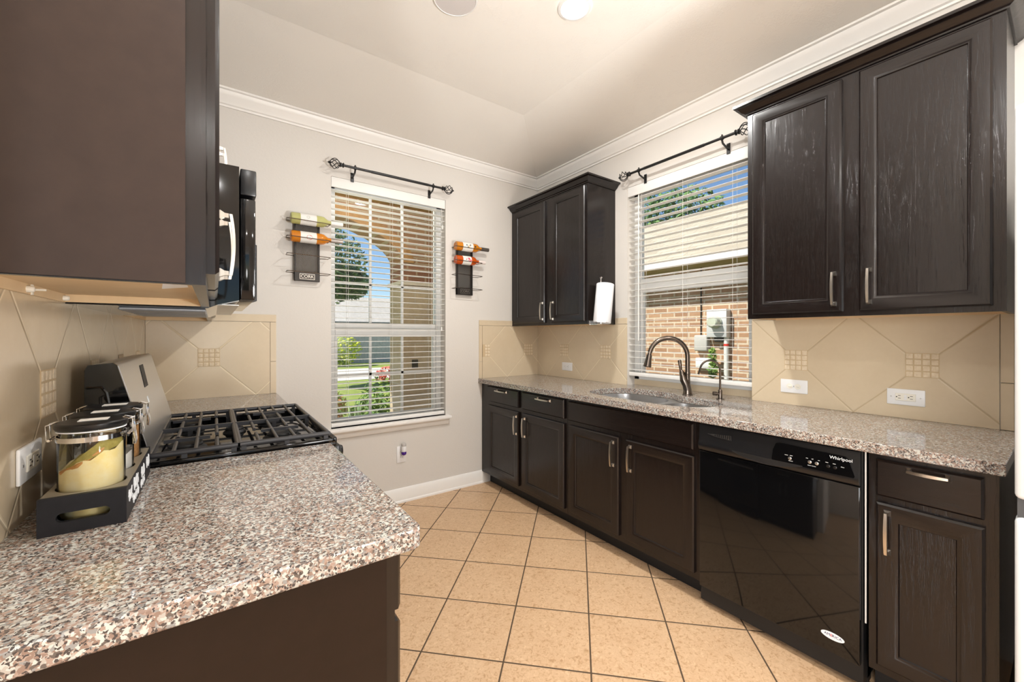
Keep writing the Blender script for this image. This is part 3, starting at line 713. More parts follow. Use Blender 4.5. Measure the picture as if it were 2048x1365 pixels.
# ------------------------------------------------------------------ microwave
mw = thing('microwave', 'black over-the-range microwave beyond the upper left cabinet', 'microwave', (.2, -1.155, 1.372))
m = MB(); m.loft([[(x, y, z) for x, z in ((.005, 1.372), (.305, 1.372), (.33, 1.384), (.384, 1.40), (.384, 1.818), (.005, 1.818))] for y in (Y0, Y1)], smooth=False); m.build('body', 'black', mw)
m = MB(); m.box((.387, Y0+.001, 1.403), (.428, Y1+.0, 1.722), .004, 2); m.build('door', 'black', mw)
m = MB(); m.box((.387, Y0+.001, 1.733), (.430, Y1, 1.815), .004, 2); m.build('vent_panel', 'black_satin', mw)
m = MB(); m.tube([(.428, -.98, 1.43), (.462, -.98, 1.44), (.462, -.98, 1.68), (.428, -.98, 1.69)], .009, 10); m.build('handle', 'black_satin', mw)
for a, b in ((-1.48, -1.25), (-1.22, -.98)):
    m = MB(); m.box((.10, a, 1.3625), (.30, b, 1.3718), .003); m.build('grease_filter', plain('filter_aluminium', S(168, 172, 178), .45, .6), mw)
m = MB(); m.box((.31, Y0+.01, 1.3835), (.384, Y1-.01, 1.386)); m.loft([[(x, y, z) for x, z in ((.331, 1.3825), (.384, 1.398), (.384, 1.3995), (.331, 1.384))] for y in (Y0+.01, Y1-.01)], smooth=False); m.build('base_trim', 'steel', mw)

# ------------------------------------------------------------------ outlets and switches
def plate(name, label, cat, fn, a, z, horiz, kind):
    """fn(a, depth, z) maps onto the wall; a rises rightwards or not, symmetric"""
    r = thing(name, label, cat, fn(a, .008, z), 'wall plates')
    w, h = (.0635, .036) if horiz else (.036, .0635)
    m = MB(); m.box(fn(a-w, .0082, z-h), fn(a+w, .0145, z+h), .0025, 2); m.build('cover_plate', 'plastic', r)
    q = (lambda u, v: (a+u, z+v)) if horiz else (lambda u, v: (a+v, z+u))
    def bx(m, u0, v0, u1, v1, d0, d1, bev=0):
        p0, p1 = q(u0, v0), q(u1, v1); m.box(fn(p0[0], d0, p0[1]), fn(p1[0], d1, p1[1]), bev)
    if kind == 'gfci':
        m = MB(); bx(m, -.034, -.0165, .034, .0165, .0145, .0175, .0012); rc = m.build('receptacle', 'alm', r)
        m = MB()
        for c in (-.02, .02):
            for v in (-.006, .006): bx(m, c-.0045, v-.0011, c+.0045, v+.0011, .0174, .0179)
            bx(m, c+.007, -.0022, c+.0115, .0022, .0174, .0179)
        m.build('slots', 'slot', rc)
        m = MB(); bx(m, -.005, -.011, .0045, .0, .0174, .0184, .0004); bx(m, -.005, .001, .0045, .011, .0174, .0184, .0004); m.build('test_button', 'plastic', rc)
    elif kind == 'duplex':
        for c in (-.0195, .0195):
            m = MB(); p0 = q(c, 0); pts = sell(p0[0], p0[1], .0165, .0165, 24, 2.6); m.prism(pts, [], .0145, .0165, lambda x, y, d: fn(x, d, y)); rc = m.build('receptacle', 'plastic', r)
            m = MB()
            for v in (-.006, .006): bx(m, c-.004, v-.001, c+.004, v+.001, .0164, .0169)
            bx(m, c+.007, -.002, c+.011, .002, .0164, .0169); m.build('slots', 'slot', rc)
    else:
        for c in (-.0195, .0195):
            m = MB(); p0 = q(c, 0); pts = sell(p0[0], p0[1], .0145, .0145, 24); m.prism(pts, [], .0145, .0175, lambda x, y, d: fn(x, d, y)); rc = m.build('switch', 'alm', r)
            m = MB(); bx(m, c-.010, -.003, c+.004, .003, .0174, .0225, .001); m.build('toggle', 'alm', rc)
    m = MB()
    for u in ((0,) if kind != 'gfci' else (-.049, .049)):
        p0 = q(u, 0); m.prism(sell(p0[0], p0[1], .0028, .0028, 10), [], .0144, .0153, lambda x, y, d: fn(x, d, y))
    m.build('screw', 'steel', r)
    return r
plate('wall_outlet', 'white outlet on corner backsplash below the small wall cabinet', 'outlet', fR, -.422, 1.0155, True, 'duplex')
plate('light_switch', 'white double switch plate on backsplash right of the sink window', 'switch', fR, -2.177, 1.0155, True, 'switch')
plate('wall_outlet', 'white double outlet with test buttons near the fridge, under large cabinet', 'outlet', fR, -2.6185, 1.0105, True, 'gfci')
plate('wall_outlet', 'white outlet on left wall tiles beside the jar crate', 'outlet', fL, -1.80, 1.03, True, 'gfci')
plate('wall_outlet', 'white outlet low on the window wall holding a purple air freshener', 'outlet', lambda a, d, z: (a, -(d-.008), z), 1.491, .372, False, 'duplex')
af = thing('air_freshener', 'plug-in air freshener with purple liquid under the porch window', 'air freshener', (1.50, -.035, .36))
m = MB(); m.box((1.488, -.011, .365), (1.512, -.03, .42), .003, 2); m.lathe([(.017, .398), (.0185, .402), (.0185, .437), (.017, .44)], (1.50, -.036, 0), n=20); m.build('housing', 'plastic', af)
m = MB(); m.lathe([(.0175, .4405), (.0185, .443), (.0185, .457), (.016, .461), (.0001, .462)], (1.50, -.036, 0), n=20); m.build('cap', plain('grey_cap', S(190, 186, 182), .4), af)
m = MB(); m.lathe([(.0001, .372), (.014, .373), (.0185, .379), (.0195, .392), (.017, .397)], (1.50, -.036, 0), n=20); m.build('refill', plain('purple_liquid', S(70, 30, 130), .1), af)

# ------------------------------------------------------------------ blinds and curtain rods
def blind(label, fn, o0, o1, z0, z1, dd, n, loc, tilt=.0):
    r = thing('window_blind', label, 'blind', loc)
    a, b = o0+.004, o1-.004
    m = MB(); m.box(fn(a-.002, .002, z1-.072), fn(b+.002, .012, z1-.001), .002, 2); m.box(fn(a, .012, z1-.05), fn(b, .06, z1-.003)); m.build('valance', 'blind', r)
    m = MB(); zt = z1-.085; zb = z0+.05; cd = dd
    for i in range(n):
        z = zt-(zt-zb)*i/(n-1); h = .0254
        rr = []
        for y in (a, b): rr.append([fn(y, cd-h, z-.0012-tilt), fn(y, cd, z+.0002), fn(y, cd+h, z-.0012+tilt), fn(y, cd+h, z-.0033+tilt), fn(y, cd, z-.0019), fn(y, cd-h, z-.0033-tilt)])
        m.loft(rr, smooth=False)
    m.build('slats', 'blind', r)
    m = MB(); m.box(fn(a, cd-.027, z0+.001), fn(b, cd+.027, z0+.029), .004, 2); m.build('bottom_rail', 'blind', r)
    w = b-a
    for t in (.13, .5, .87):
        m = MB()
        for dq in (-.028, .028): m.tube([fn(a+w*t, cd+dq, z0+.02), fn(a+w*t, cd+dq, z1-.06)], .0009, 5)
        for i in range(n):
            z = zt-(zt-zb)*i/(n-1)-.005; m.tube([fn(a+w*t, cd-.028, z), fn(a+w*t, cd+.028, z)], .0006, 4)
        m.build('ladder_cord', 'blind', r)
    return r
b1 = blind('white slatted blind in the porch-side window on the far wall', f1, *W1, .637, WZ1, .040, 39, (1.43, .04, .637))
m = MB(); m.tube([(1.835, .004, 2.33), (1.836, .002, 1.36)], .0011, 5); m.lathe([(.002, 1.36), (.005, 1.355), (.006, 1.33), (.001, 1.325)], (1.836, .002, 0), n=10)
m.tube([(1.84, .004, 2.33), (1.845, .002, 2.20)], .0011, 5); m.lathe([(.002, 2.2), (.005, 2.195), (.006, 2.17), (.001, 2.165)], (1.845, .002, 0), n=10); m.build('pull_cord', 'blind', b1)
b2 = blind('white slatted blind in the sink window on the right wall', f2, *W2, .985, WZ1, .040, 29, (W+.04, -1.515, .985))
m = MB(); m.tube([f2(-1.165, .004, 2.33), f2(-1.165, .003, 1.25)], .0035, 8); m.tube([f2(-1.165, .004, 2.33), f2(-1.165, .012, 2.345)], .002, 6); m.build('tilt_wand', 'blind', b2)

def rod(label, fn, o0, o1, z, d, loc):
    r = thing('curtain_rod', label, 'curtain rod', loc); mid = (o0+o1)/2
    m = MB(); m.tube([fn(o0, d, z), fn(o1, d, z)], .0085, 14); m.tube([fn(mid-.25*(o1-o0), d, z), fn(o1-.12, d, z)], .0098, 14); m.build('rod', 'rod', r)
    for e, s in ((o0, -1), (o1, 1)):
        m = MB(); n = 20
        for dz, rr in ((0, .0085), (.006, .018), (.012, .02), (.016, .012), (.024, .013), (.028, .02), (.033, .011)):
            pass
        def ring(t, q): return [fn(e+s*t, d+q*math.cos(2*PI*i/14), z+q*math.sin(2*PI*i/14)) for i in range(14)]
        m.loft([ring(t, q) for t, q in ((-.002, .009), (.004, .017), (.008, .017), (.011, .011), (.017, .011), (.02, .016), (.024, .016), (.028, .008))])
        for k in range(6):
            pts = []
            for i in range(15):
                u = i/14; q = .030*math.sin(PI*u)**.6+.004; a = 2*PI*k/6+u*2.2
                pts.append(fn(e+s*(.027+.066*u), d+q*math.cos(a), z+q*math.sin(a)))
            m.tube(pts, .0026, 6)
        m.loft([ring(t, q) for t, q in ((.088, .006), (.094, .009), (.1, .007), (.108, .001))]); m.build('finial', 'rod', r)
        m = MB(); p = e-s*.075
        m.tube([fn(p, 0.001, z-.045), fn(p, .012, z-.046), fn(p, d-.01, z-.03), fn(p, d, z-.012)], .006, 8); m.box(fn(p-.011, 0.0005, z-.075), fn(p+.011, .005, z-.01), .001)
        m.loft([[fn(p+t, d+.0125*math.cos(2*PI*i/14), z+.0125*math.sin(2*PI*i/14)) for i in range(14)] for t in (-.007, .007)]); m.tube([fn(p, d, z+.012), fn(p, d, z+.02)], .005, 8)
        m.build('bracket', 'rod', r)
    return r
rod('black curtain rod with cage finials above the porch-side window', lambda a, d, z: (a, -d, z), 1.052, 1.80, 2.472, .08, (1.43, -.08, 2.472))
rod('black curtain rod with cage finials above the sink window', lambda a, d, z: (W-d, a, z), -1.90, -1.155, 2.472, .08, (W-.08, -1.53, 2.472))

# ------------------------------------------------------------------ wine racks and bottles
M['mesh'] = m_mesh('expanded_metal')
def wine_rack(label, x0, x1, zb, zt, loc):
    r = thing('wine_rack', label, 'wine rack', loc)
    m = MB(); m.box((x0+.006, -.030, zb+.05), (x1-.006, -.0285, zt)); m.build('mesh_panel', 'mesh', r)
    m = MB()
    for a in (x0, x1-.010): m.box((a, -.034, zb), (a+.010, -.012, zt), .001)
    m.box((x0, -.034, zt-.008), (x1, -.012, zt)); m.box((x0, -.036, zb), (x1, -.012, zb+.062), .002); m.build('frame', plain('gunmetal', S(52, 48, 45), .4, .6), r)
    xm = (x0+x1)/2
    for z in [zt-.055-i*.113 for i in range(4)]:
        m = MB(); w = (x1-x0)/2+.05
        m.tube([(x0+.004, -.02, z-.002), (x0-.01, -.026, z), (xm-w, -.034, z), (xm-w-.003, -.105, z), (xm-w+.006, -.112, z), (xm+w-.006, -.112, z-.004), (xm+w+.003, -.105, z-.004), (xm+w, -.034, z-.004), (x1+.01, -.026, z-.004), (x1-.004, -.02, z-.006)], .0026, 7); m.build('wire_holder', 'bronze', r)
    m = MB(); y = -.0365
    for a, b in (((xm-.046, y, zb+.012), (xm+.046, y+.001, zb+.0145)), ((xm-.046, y, zb+.0465), (xm+.046, y+.001, zb+.049)), ((xm-.046, y, zb+.012), (xm-.0435, y+.001, zb+.049)), ((xm+.0435, y, zb+.012), (xm+.046, y+.001, zb+.049))): m.box(a, b)
    m.text('CORK', .029, Matrix(((1, 0, 0, xm), (0, 0, -1, y), (0, 1, 0, zb+.0305), (0, 0, 0, 1)))); m.build('name_plate', 'nickel', r)
    return r
wine_rack('wall wine rack left of the porch window, holding white and amber bottles', .75, .905, 1.655, 2.10, (.83, -.03, 1.655))
wine_rack('wall wine rack right of the porch window, holding two orange bottles', 1.962, 2.112, 1.632, 2.075, (2.037, -.03, 1.632))
def bottle(label, x, z, glass, cap, capl, art, L=.32):
    y = -.072; r = thing('wine_bottle', label, 'bottle', (x+.15, y, z-.037), 'wine bottles on the wall racks')
    q = L/.32
    pr = [(.0001, .006), (.03, .0), (.0355, .004), (.037, .012), (.037, .185*q), (.034, .2*q), (.024, .215*q), (.016, .226*q), (.0145, .24*q), (.014, L)]
    m = MB(); m.lathe([(a, x+h) for a, h in pr], (0, y, z), 'X', 28); m.build('glass', glass, r)
    m = MB(); m.lathe([(.0375, x+.055), (.0375, x+.152*q)], (0, y, z), 'X', 28, cap=False); m.build('label', 'label', r, recalc=True)
    m = MB(); m.lathe([(.0152, x+.245*q), (.0156, x+.25*q), (.0156, x+L+.001), (.013, x+L+.003), (.0001, x+L+.003)], (0, y, z), 'X', 20); m.build('capsule', cap, r)
    for (u, v, ru, rv, mt) in art:
        m = MB(); n = 10
        rows = []
        for i in range(n):
            a = 2*PI*i/n; uu = u+ru*math.cos(a); th = (v+rv*math.sin(a))
            rows.append((x+uu, y-.0379*math.cos(th), z+.0379*math.sin(th)))
        m.poly(rows); m.build('label_print', mt, r, recalc=False)
    return r
def m_wine(name, c, rough=.06):
    n = NM(name); n.set(c, rough, 0, .5, .3, trans=.25); return n.m
redp = plain('label_red', S(206, 60, 56), .6); blk = plain('label_black', S(40, 36, 34), .6); pink = plain('label_crimson', S(206, 50, 80), .6)
gold = plain('label_gold', S(220, 160, 40), .6)
bottle('pale wine bottle with white label, top row of left wall rack', .722, 2.058, m_wine('pale_wine', S(206, 204, 130)), plain('white_capsule', S(232, 230, 226), .4), .07, [(.10, .25, .011, .25, plain('grey_print', S(196, 192, 186), .7))])
bottle('amber wine bottle with red dot on label, left wall rack', .722, 1.940, m_wine('amber_wine', S(226, 138, 26)), plain('grey_capsule', S(150, 142, 136), .35, .3), .07, [(.108, -.12, .018, .42, redp)])
bottle('orange wine bottle with bird label, top row of right wall rack', 1.925, 2.03, m_wine('orange_wine', S(224, 140, 30)), plain('dark_capsule', S(92, 86, 80), .35, .4), .07, [(.108, .0, .010, .25, gold), (.088, .25, .006, .18, blk), (.122, .3, .006, .2, blk), (.1, -.15, .005, .12, blk), (.17, .1, .008, .22, blk)])
bottle('red-orange wine bottle with crimson label print, second row of right rack', 1.925, 1.917, m_wine('rose_wine', S(214, 90, 24)), plain('pearl_capsule', S(226, 214, 208), .4), .07, [(.108, .35, .012, .2, pink), (.118, -.05, .016, .22, pink), (.085, .1, .005, .15, pink)], .285)

# ------------------------------------------------------------------ paper towel
ph = thing('paper_towel_holder', 'vertical towel holder fixed to the side of the small cabinet', 'paper towel holder', (2.62, -1.02, 1.36))
m = MB(); m.tube([(2.616, -1.022, 1.372), (2.616, -1.022, 1.71)], .0045, 10); m.lathe([(.003, 1.708), (.010, 1.712), (.011, 1.716), (.004, 1.722), (.0001, 1.722)], (2.616, -1.022, 0), n=14); m.build('rod', 'chrome', ph)
m = MB(); m.box((2.57, -1.028, 1.368), (2.625, -.9535, 1.376), .002); m.box((2.565, -.958, 1.368), (2.63, -.953, 1.40), .001); m.build('bracket', 'chrome', ph)
pt = thing('paper_towel_roll', 'white paper towel roll hanging slightly tilted on the small cabinet side', 'paper towel', (2.6, -1.03, 1.385))
mt = Matrix.Translation((2.612, -1.035, 1.382)) @ Matrix.Rotation(.13, 4, 'Y')
m = MB(); m.lathe([(.02, 0), (.062, 0), (.064, .003), (.064, .285), (.062, .288), (.02, .288), (.02, 0)], (0, 0, 0), 'Z', 40, mt, cap=False); m.build('roll', 'paper', pt, 50)
m = MB(); m.loft([[mt @ Vector((.0655*math.cos(a), .0655*math.sin(a), z)) for a in (-2.9, -2.6, -2.3, -2.0)]+[mt @ Vector((.0645*math.cos(a), .0645*math.sin(a), z)) for a in (-2.0, -2.3, -2.6, -2.9)] for z in (-.004, .284)], smooth=False)
m.loft([[mt @ Vector((-.055, -.036, z)), mt @ Vector((-.0675, -.012, z)), mt @ Vector((-.0665, -.012, z)), mt @ Vector((-.054, -.036, z))] for z in (-.004, .284)], smooth=False); m.build('loose_sheet', 'paper', pt)

# ------------------------------------------------------------------ jar crate
CX0, CX1, CY0, CY1, CZ = .056, .178, -1.950, -1.577, .985
cr = thing('jar_crate', 'black wooden crate holding three glass jars on the near left counter', 'crate', (.117, -1.76, .914))
M['crate'] = m_noise('black_stained_wood', S(26, 26, 30), S(34, 34, 38), 40, .5)
JY = (-1.878, -1.765, -1.652); JX = .117
def slot_loop(cx, cz, w, h, n=12):
    out = []
    for i in range(n+1): a = -PI/2+PI*i/n; out.append((cx+w-h+h*math.cos(a), cz+h*math.sin(a)))
    for i in range(n+1): a = PI/2+PI*i/n; out.append((cx-w+h+h*math.cos(a), cz+h*math.sin(a)))
    return out
for ya, yb in ((CY0, CY0+.01), (CY1-.01, CY1)):
    m = MB(); m.prism([(CX0, .914), (CX1, .914), (CX1, CZ-.0005), (CX0, CZ-.0005)], [slot_loop(JX, .945, .037, .0085)], 0, 1, lambda x, z, t, ya=ya, yb=yb: (x, ya+t*(yb-ya), z)); m.build('end_panel', 'crate', cr)
m = MB(); m.box((CX1-.009, CY0+.01, .914), (CX1, CY1-.01, CZ-.003)); m.box((CX0, CY0+.01, .914), (CX0+.009, CY1-.01, CZ-.003)); m.build('side_panel', 'crate', cr)
m = MB(); m.prism([(CX0+.001, CY0+.010), (CX1-.001, CY0+.010), (CX1-.001, CY1-.010), (CX0+.001, CY1-.010)], [sell(JX, y, .0525, .0525, 36) for y in JY], CZ-.009, CZ-.001); m.build('top_board', plain('sheen_board', S(128, 120, 104), .35), cr)  # board of the black crate made lighter: its reflection is in the colour
m = MB(); m.box((CX0+.009, CY0+.01, .914), (CX1-.009, CY1-.01, .92)); m.build('base_board', 'crate', cr)
m = MB()
for y0, z0, n_, q in ((CY0+.02, .957, 4, .011), (CY0+.085, .962, 6, .013), (CY0+.075, .934, 7, .009), (CY0+.20, .957, 5, .012), (CY0+.19, .932, 6, .009), (CY0+.29, .958, 5, .013)):   # white brush-script strokes, not readable in the photo
    pts = [(CX1+.0004, y0+.012*k/5+.004*math.sin(k*2.1), z0+q*math.sin(k*1.3)*(1 if (k//5) % 3 else 1.3)) for k in range(n_*5)]
    m = MB(); m.tube(pts, .0011, 5); m.build('lettering', 'print_white', cr)
fills = [('yellow', .122, 'glass jar of yellow flour with black lid, nearest in the crate'), ('sugar', .095, 'glass jar of white sugar with black lid, middle of the crate'), ('oats', .135, 'glass jar of tan grain with black lid, farthest in the crate')]
for (fm, fh, lab), y in zip(fills, JY):
    z0 = .9205; zt = 1.108
    r = thing('storage_jar', lab, 'jar', (JX, y, z0), 'glass jars in the crate')
    m = MB(); m.lathe([(.001, z0), (.045, z0), (.05, z0+.006), (.0505, z0+.16), (.048, z0+.172), (.048, zt-.004)], (JX, y, 0), n=36); m.build('glass', 'jar', r, 40, True)
    # contents: a filled body with a sloping top
    m = MB(); n = 30; rings = []
    for rr, zz in ((.001, z0+.0065), (.044, z0+.0065), (.0468, z0+.012)): rings.append([(JX+rr*math.cos(2*PI*i/n), y+rr*math.sin(2*PI*i/n), zz) for i in range(n)])
    for k in (1.0, .8, .55, .25, .01):
        ring = []
        for i in range(n):
            a = 2*PI*i/n; x_, y_ = .0468*k*math.cos(a), .0468*k*math.sin(a)
            h = fh+(x_*.45 if fm == 'yellow' else .05*x_)+.004*math.sin(9*x_*20+y_*60)+(.006*(1-k))
            ring.append((JX+x_, y+y_, z0+h))
        rings.append(ring)
    m.loft(rings, False, False); ct = m.build('contents', fm, r)
    if fm == 'yellow':                                      # darker seasoning band and the wooden scoop lying on the flour
        m = MB(); rings = []
        for k in (1.0, .5):
            rings.append([(JX+.0462*k*math.cos(a), y+.0462*k*math.sin(a), z0+fh+.0462*k*math.cos(a)*.45+.002+(.028*(1-abs(2*t-1)) if k == 1 else .012)) for t, a in [(j/16, -2.3+2.6*j/16) for j in range(17)]])
        rings.insert(0, [(p[0], p[1], z0+fh+(p[0]-JX)*.45) for p in rings[0]])
        m.loft(rings, False, False, False); m.build('seasoning', m_noise('green_seasoning', S(178, 164, 92), S(150, 138, 74), 150, .95), r)
        m = MB(); m.tube([(JX-.040, y-.022, z0+.098), (JX-.015, y-.043, z0+.112), (JX+.018, y-.0415, z0+.137), (JX+.033, y-.025, z0+.155)], [.004, .0045, .0035, .003], 8); m.build('scoop', plain('wooden_scoop', S(206, 150, 84), .6), r)
    m = MB(); m.lathe([(.046, zt-.008), (.053, zt-.006), (.0545, zt-.003), (.0545, zt+.004), (.052, zt+.0065), (.001, zt+.0075)], (JX, y, 0), n=36); lid = m.build('lid', 'black_satin', r)
    m = MB(); m.box((JX-.02, y-.012, zt+.007), (JX+.024, y+.016, zt+.0082)); m.build('lid_label', 'label', lid)
    m = MB(); m.lathe([(.0485, zt-.011), (.052, zt-.0105), (.052, zt-.0085), (.0485, zt-.008)], (JX, y, 0), n=32, cap=False); m.build('gasket', 'paper', r)
    m = MB(); zc = z0+.158
    m.lathe([(.0512, zc), (.0524, zc), (.0524, zc+.010), (.0512, zc+.010), (.0512, zc)], (JX, y, 0), n=32, cap=False)
    for sx_, w in ((-1, .013), (1, .013)):
        x = JX+sx_*.054
        m.tube([(x, y-w, zc+.004), (x+sx_*.008, y-w, zc+.006), (x+sx_*.009, y-w, zt+.004), (x-sx_*.006, y-w*.8, zt+.009), (x-sx_*.006, y+w*.8, zt+.009), (x+sx_*.009, y+w, zt+.004), (x+sx_*.008, y+w, zc+.006), (x, y+w, zc+.004)], .0013, 7)
        m.tube([(x+sx_*.004, y-w-.006, zc+.005), (x+sx_*.004, y+w+.006, zc+.005)], .0026, 8)
    m.tube([(JX+.063, y-.013, zt-.006), (JX+.067, y-.008, zc-.012), (JX+.066, y, zc-.022), (JX+.067, y+.008, zc-.012), (JX+.063, y+.013, zt-.006)], .0016, 7)
    m.box((JX+.062, y-.006, zc-.022), (JX+.0645, y+.006, zc+.008), .001)
    m.build('wire_clamp', 'chrome', r)

# ------------------------------------------------------------------ ceiling fittings
for i, ((x, y), w) in enumerate(zip(CAN_POS, CAN_W)):
    lab = 'round recessed ceiling light shining above the kitchen floor' if i == 0 else None
    r = thing('recessed_light', lab or 'recessed ceiling light out of view behind the camera', 'ceiling light', (x, y, ZF), None if i == 0 else 'ceiling lights behind the camera')
    m = MB(); m.lathe([(.063, ZF-.006), (.066, ZF-.010), (.078, ZF-.008), (.084, ZF-.001)], (x, y, 0), n=36, cap=False); m.build('trim_ring', 'white', r)
    m = MB(); m.lathe([(.064, ZF-.002), (.064, ZF-.008), (.0001, ZF-.009)], (x, y, 0), n=36, cap=False); m.build('lens', 'lamp', r, recalc=False)
    a = area('can_light', (x, y, ZF-.016), (0, 0, 0), .12, .12, w, (1, .985, .96), 'DISK'); a.parent = r; a.location = (0, 0, -.016)
sp_ = thing('ceiling_speaker', 'round flush white speaker grille on the ceiling left of light', 'speaker', (1.233, -1.365, ZF))
m = MB(); m.lathe([(.096, ZF-.001), (.096, ZF-.006), (.0001, ZF-.007)], (1.233, -1.365, 0), n=40, cap=False); gr = m.build('grille', m_noise('speaker_grille', S(214, 208, 204), S(196, 190, 188), 700, .6), sp_)
m = MB(); m.lathe([(.096, ZF-.005), (.0975, ZF-.008), (.102, ZF-.007), (.105, ZF-.001)], (1.233, -1.365, 0), n=40, cap=False); m.build('rim', 'white', sp_)

# ------------------------------------------------------------------ outside: side yard behind the sink window
GZ = -.15
lawn = m_noise('lawn_grass', S(120, 140, 62), S(160, 166, 88), 6, .95, .2)
struct(MB().box((-30, .35, GZ-.1), (60, 90, GZ)).build('lawn', lawn))
struct(MB().box((W+.3, -12, GZ-.1), (40, .349, GZ)).build('side_yard', lawn))
M['brick'] = m_brick('tan_brick', S(204, 164, 130), S(170, 130, 102), S(228, 212, 188), (0, PI/2, PI/2))
nh = thing('neighbor_house', 'neighboring brick house with tan shingle roof outside the sink window', 'house', (8.5, 0, GZ))
XN = 6.1; XEA = 5.7
m = MB(); m.box((XN, -7, GZ), (11.5, 7, 2.40)); m.build('brick_wall', M['brick'], nh)
m = MB(); zr = 2.37
m.poly([(XEA-.02, -7.5, zr), (XEA-.02, 7.5, zr), (8.9, 7.5, 3.97), (8.9, -7.5, 3.97)]); m.poly([(12.1, 7.5, zr), (12.1, -7.5, zr), (8.9, -7.5, 3.97), (8.9, 7.5, 3.97)])
m.poly([(XEA, 7.5, zr), (12.1, 7.5, zr), (8.9, 7.5, 3.97)]); m.poly([(XEA, -7.5, zr), (8.9, -7.5, 3.97), (12.1, -7.5, zr)]); m.build('roof', m_shingle('tan_shingles', S(200, 186, 164), S(180, 166, 144)), nh)
m = MB(); m.box((XEA-.02, -7.5, 2.285), (XEA, 7.5, zr+.002)); m.build('fascia', 'white', nh)
m = MB(); m.box((XEA, -7.5, 2.285), (XN, 7.5, 2.30)); m.build('soffit', plain('olive_soffit', S(176, 160, 116), .8), nh)
def yz(u_, v_, X): pass
XB = XN-.002
em = thing('electric_meter', 'grey electric meter box on the neighboring brick wall', 'meter', (XN, -.12, 1.25))
MG = plain('meter_grey', S(212, 212, 212), .5, .2)
m = MB(); m.box((XB-.12, -.261, 1.266), (XB, .02, 1.656), .006, 2); m.build('box', MG, em)
m = MB(); m.lathe([(.085, XB-.12), (.088, XB-.145), (.08, XB-.15), (.076, XB-.225), (.06, XB-.24), (.0001, XB-.242)], (0, -.115, 1.475), 'X', 28); m.build('dial', plain('meter_glass', S(196, 200, 180), .08), em)
m = MB(); m.box((XB-.09, -.2, 1.2), (XB, -.07, 1.266), .01, 2); m.build('hub', 'slot', em)
m = MB(); m.tube([(XB-.05, -.225, GZ), (XB-.05, -.225, 1.266)], .032, 14); m.build('conduit', plain('white_conduit', S(220, 220, 216), .5), em)
m = MB(); m.tube([(XB-.05, -.225, 1.145), (XB-.05, -.225, 1.175)], .0335, 14); m.build('band', plain('red_band', S(214, 52, 40), .6), em)
ub = tag(MB().box((XB-.10, .025, 1.065), (XB, .224, 1.296), .02, 3).build('utility_box', plain('utility_grey', S(190, 186, 180), .55)), 'light grey utility box on brick wall left of the meter', 'utility box')
tag(MB().box((XB-.08, -.03, .825), (XB, .21, .965), .012, 2).build('utility_box', plain('utility_white', S(226, 226, 224), .55)), 'white utility box low on brick wall below the grey one', 'utility box')
tag(MB().tube([(XB-.01, .165, 1.298), (XB-.012, .163, 1.5), (XB-.01, .16, 2.28)], .009, 6).build('cable', 'slot'), 'thin dark cable running down the neighboring brick wall', 'cable')

def leaves(m, c, rad, n, size, rnd, shell=.5, asp=2.0):
    for _ in range(n):
        while True:
            v = Vector((rnd.uniform(-1, 1), rnd.uniform(-1, 1), rnd.uniform(-1, 1)))
            if shell*shell < v.length_squared < 1: break
        p = Vector(c)+Vector((v.x*rad[0], v.y*rad[1], v.z*rad[2]))
        d = Vector((rnd.gauss(0, 1), rnd.gauss(0, 1), rnd.gauss(0, .7))).normalized(); u = d.orthogonal().normalized()*size/asp*rnd.uniform(.6, 1.2); w = d*size*rnd.uniform(.7, 1.3)
        k = u.cross(w).normalized()*size*.12
        m.mi = rnd.randrange(2)
        m.face([m.b.verts.new(q) for q in (p-w, p+u+k, p+w)]); m.face([m.b.verts.new(q) for q in (p-w, p+w, p-u+k)])
def plant(name, label, cat, blobs, n, size, mats, stems, stem_r, seed, group=None, stem_name='stem', stem_mat=None):
    rnd = random.Random(seed); b = blobs[0]
    r = thing(name, label, cat, (stems[0][0][0], stems[0][0][1], stems[0][0][2]), group)
    m = MB()
    tot = sum(x[1][0]*x[1][1]*x[1][2] for x in blobs)**.0*len(blobs)
    for c, rad in blobs: leaves(m, c, rad, n//len(blobs), size, rnd)
    m.build('foliage', mats, r, 0, False)
    m = MB()
    for pts in stems: m.tube(pts, [stem_r*(1-.6*i/(len(pts)-1)) for i in range(len(pts))], 8)
    m.build(stem_name, stem_mat or 'bark', r); return r
M['bark'] = m_noise('bark', S(110, 92, 74), S(86, 70, 56), 30, .9)
gA, gB = plain('leaf_green', S(92, 128, 54), .6), plain('leaf_light_green', S(136, 164, 74), .6)
gC, gD = plain('tree_green', S(74, 112, 56), .6), plain('tree_light', S(112, 146, 78), .6)
plant('vine', 'small green vine climbing below the electric meter', 'plant', [((XB-.17, -.10, 1.0), (.04, .05, .13)), ((XB-.16, -.10, .80), (.04, .07, .13))], 170, .035, [gA, gB], [[(XB-.16, -.1, GZ), (XB-.16, -.1, .8), (XB-.17, -.08, 1.1)], [(XB-.16, -.1, .8), (XB-.17, -.16, .95)]], .006, 3)
plant('tree', 'leafy tree rising behind the neighboring tan roof', 'tree', [((13.2, 6.6, 5.6), (1.6, 2.0, 1.1)), ((13.2, 4.9, 5.45), (1.2, 1.5, .85)), ((13.5, 7.6, 4.9), (1.6, 1.8, 1.5))], 3400, .13, [gC, gD], [[(13.2, 6.3, GZ), (13.2, 6.3, 2.5), (13.3, 6.4, 5.4)], [(13.2, 6.3, 2.5), (13.2, 4.9, 5.4)]], .16, 5, stem_name='trunk')

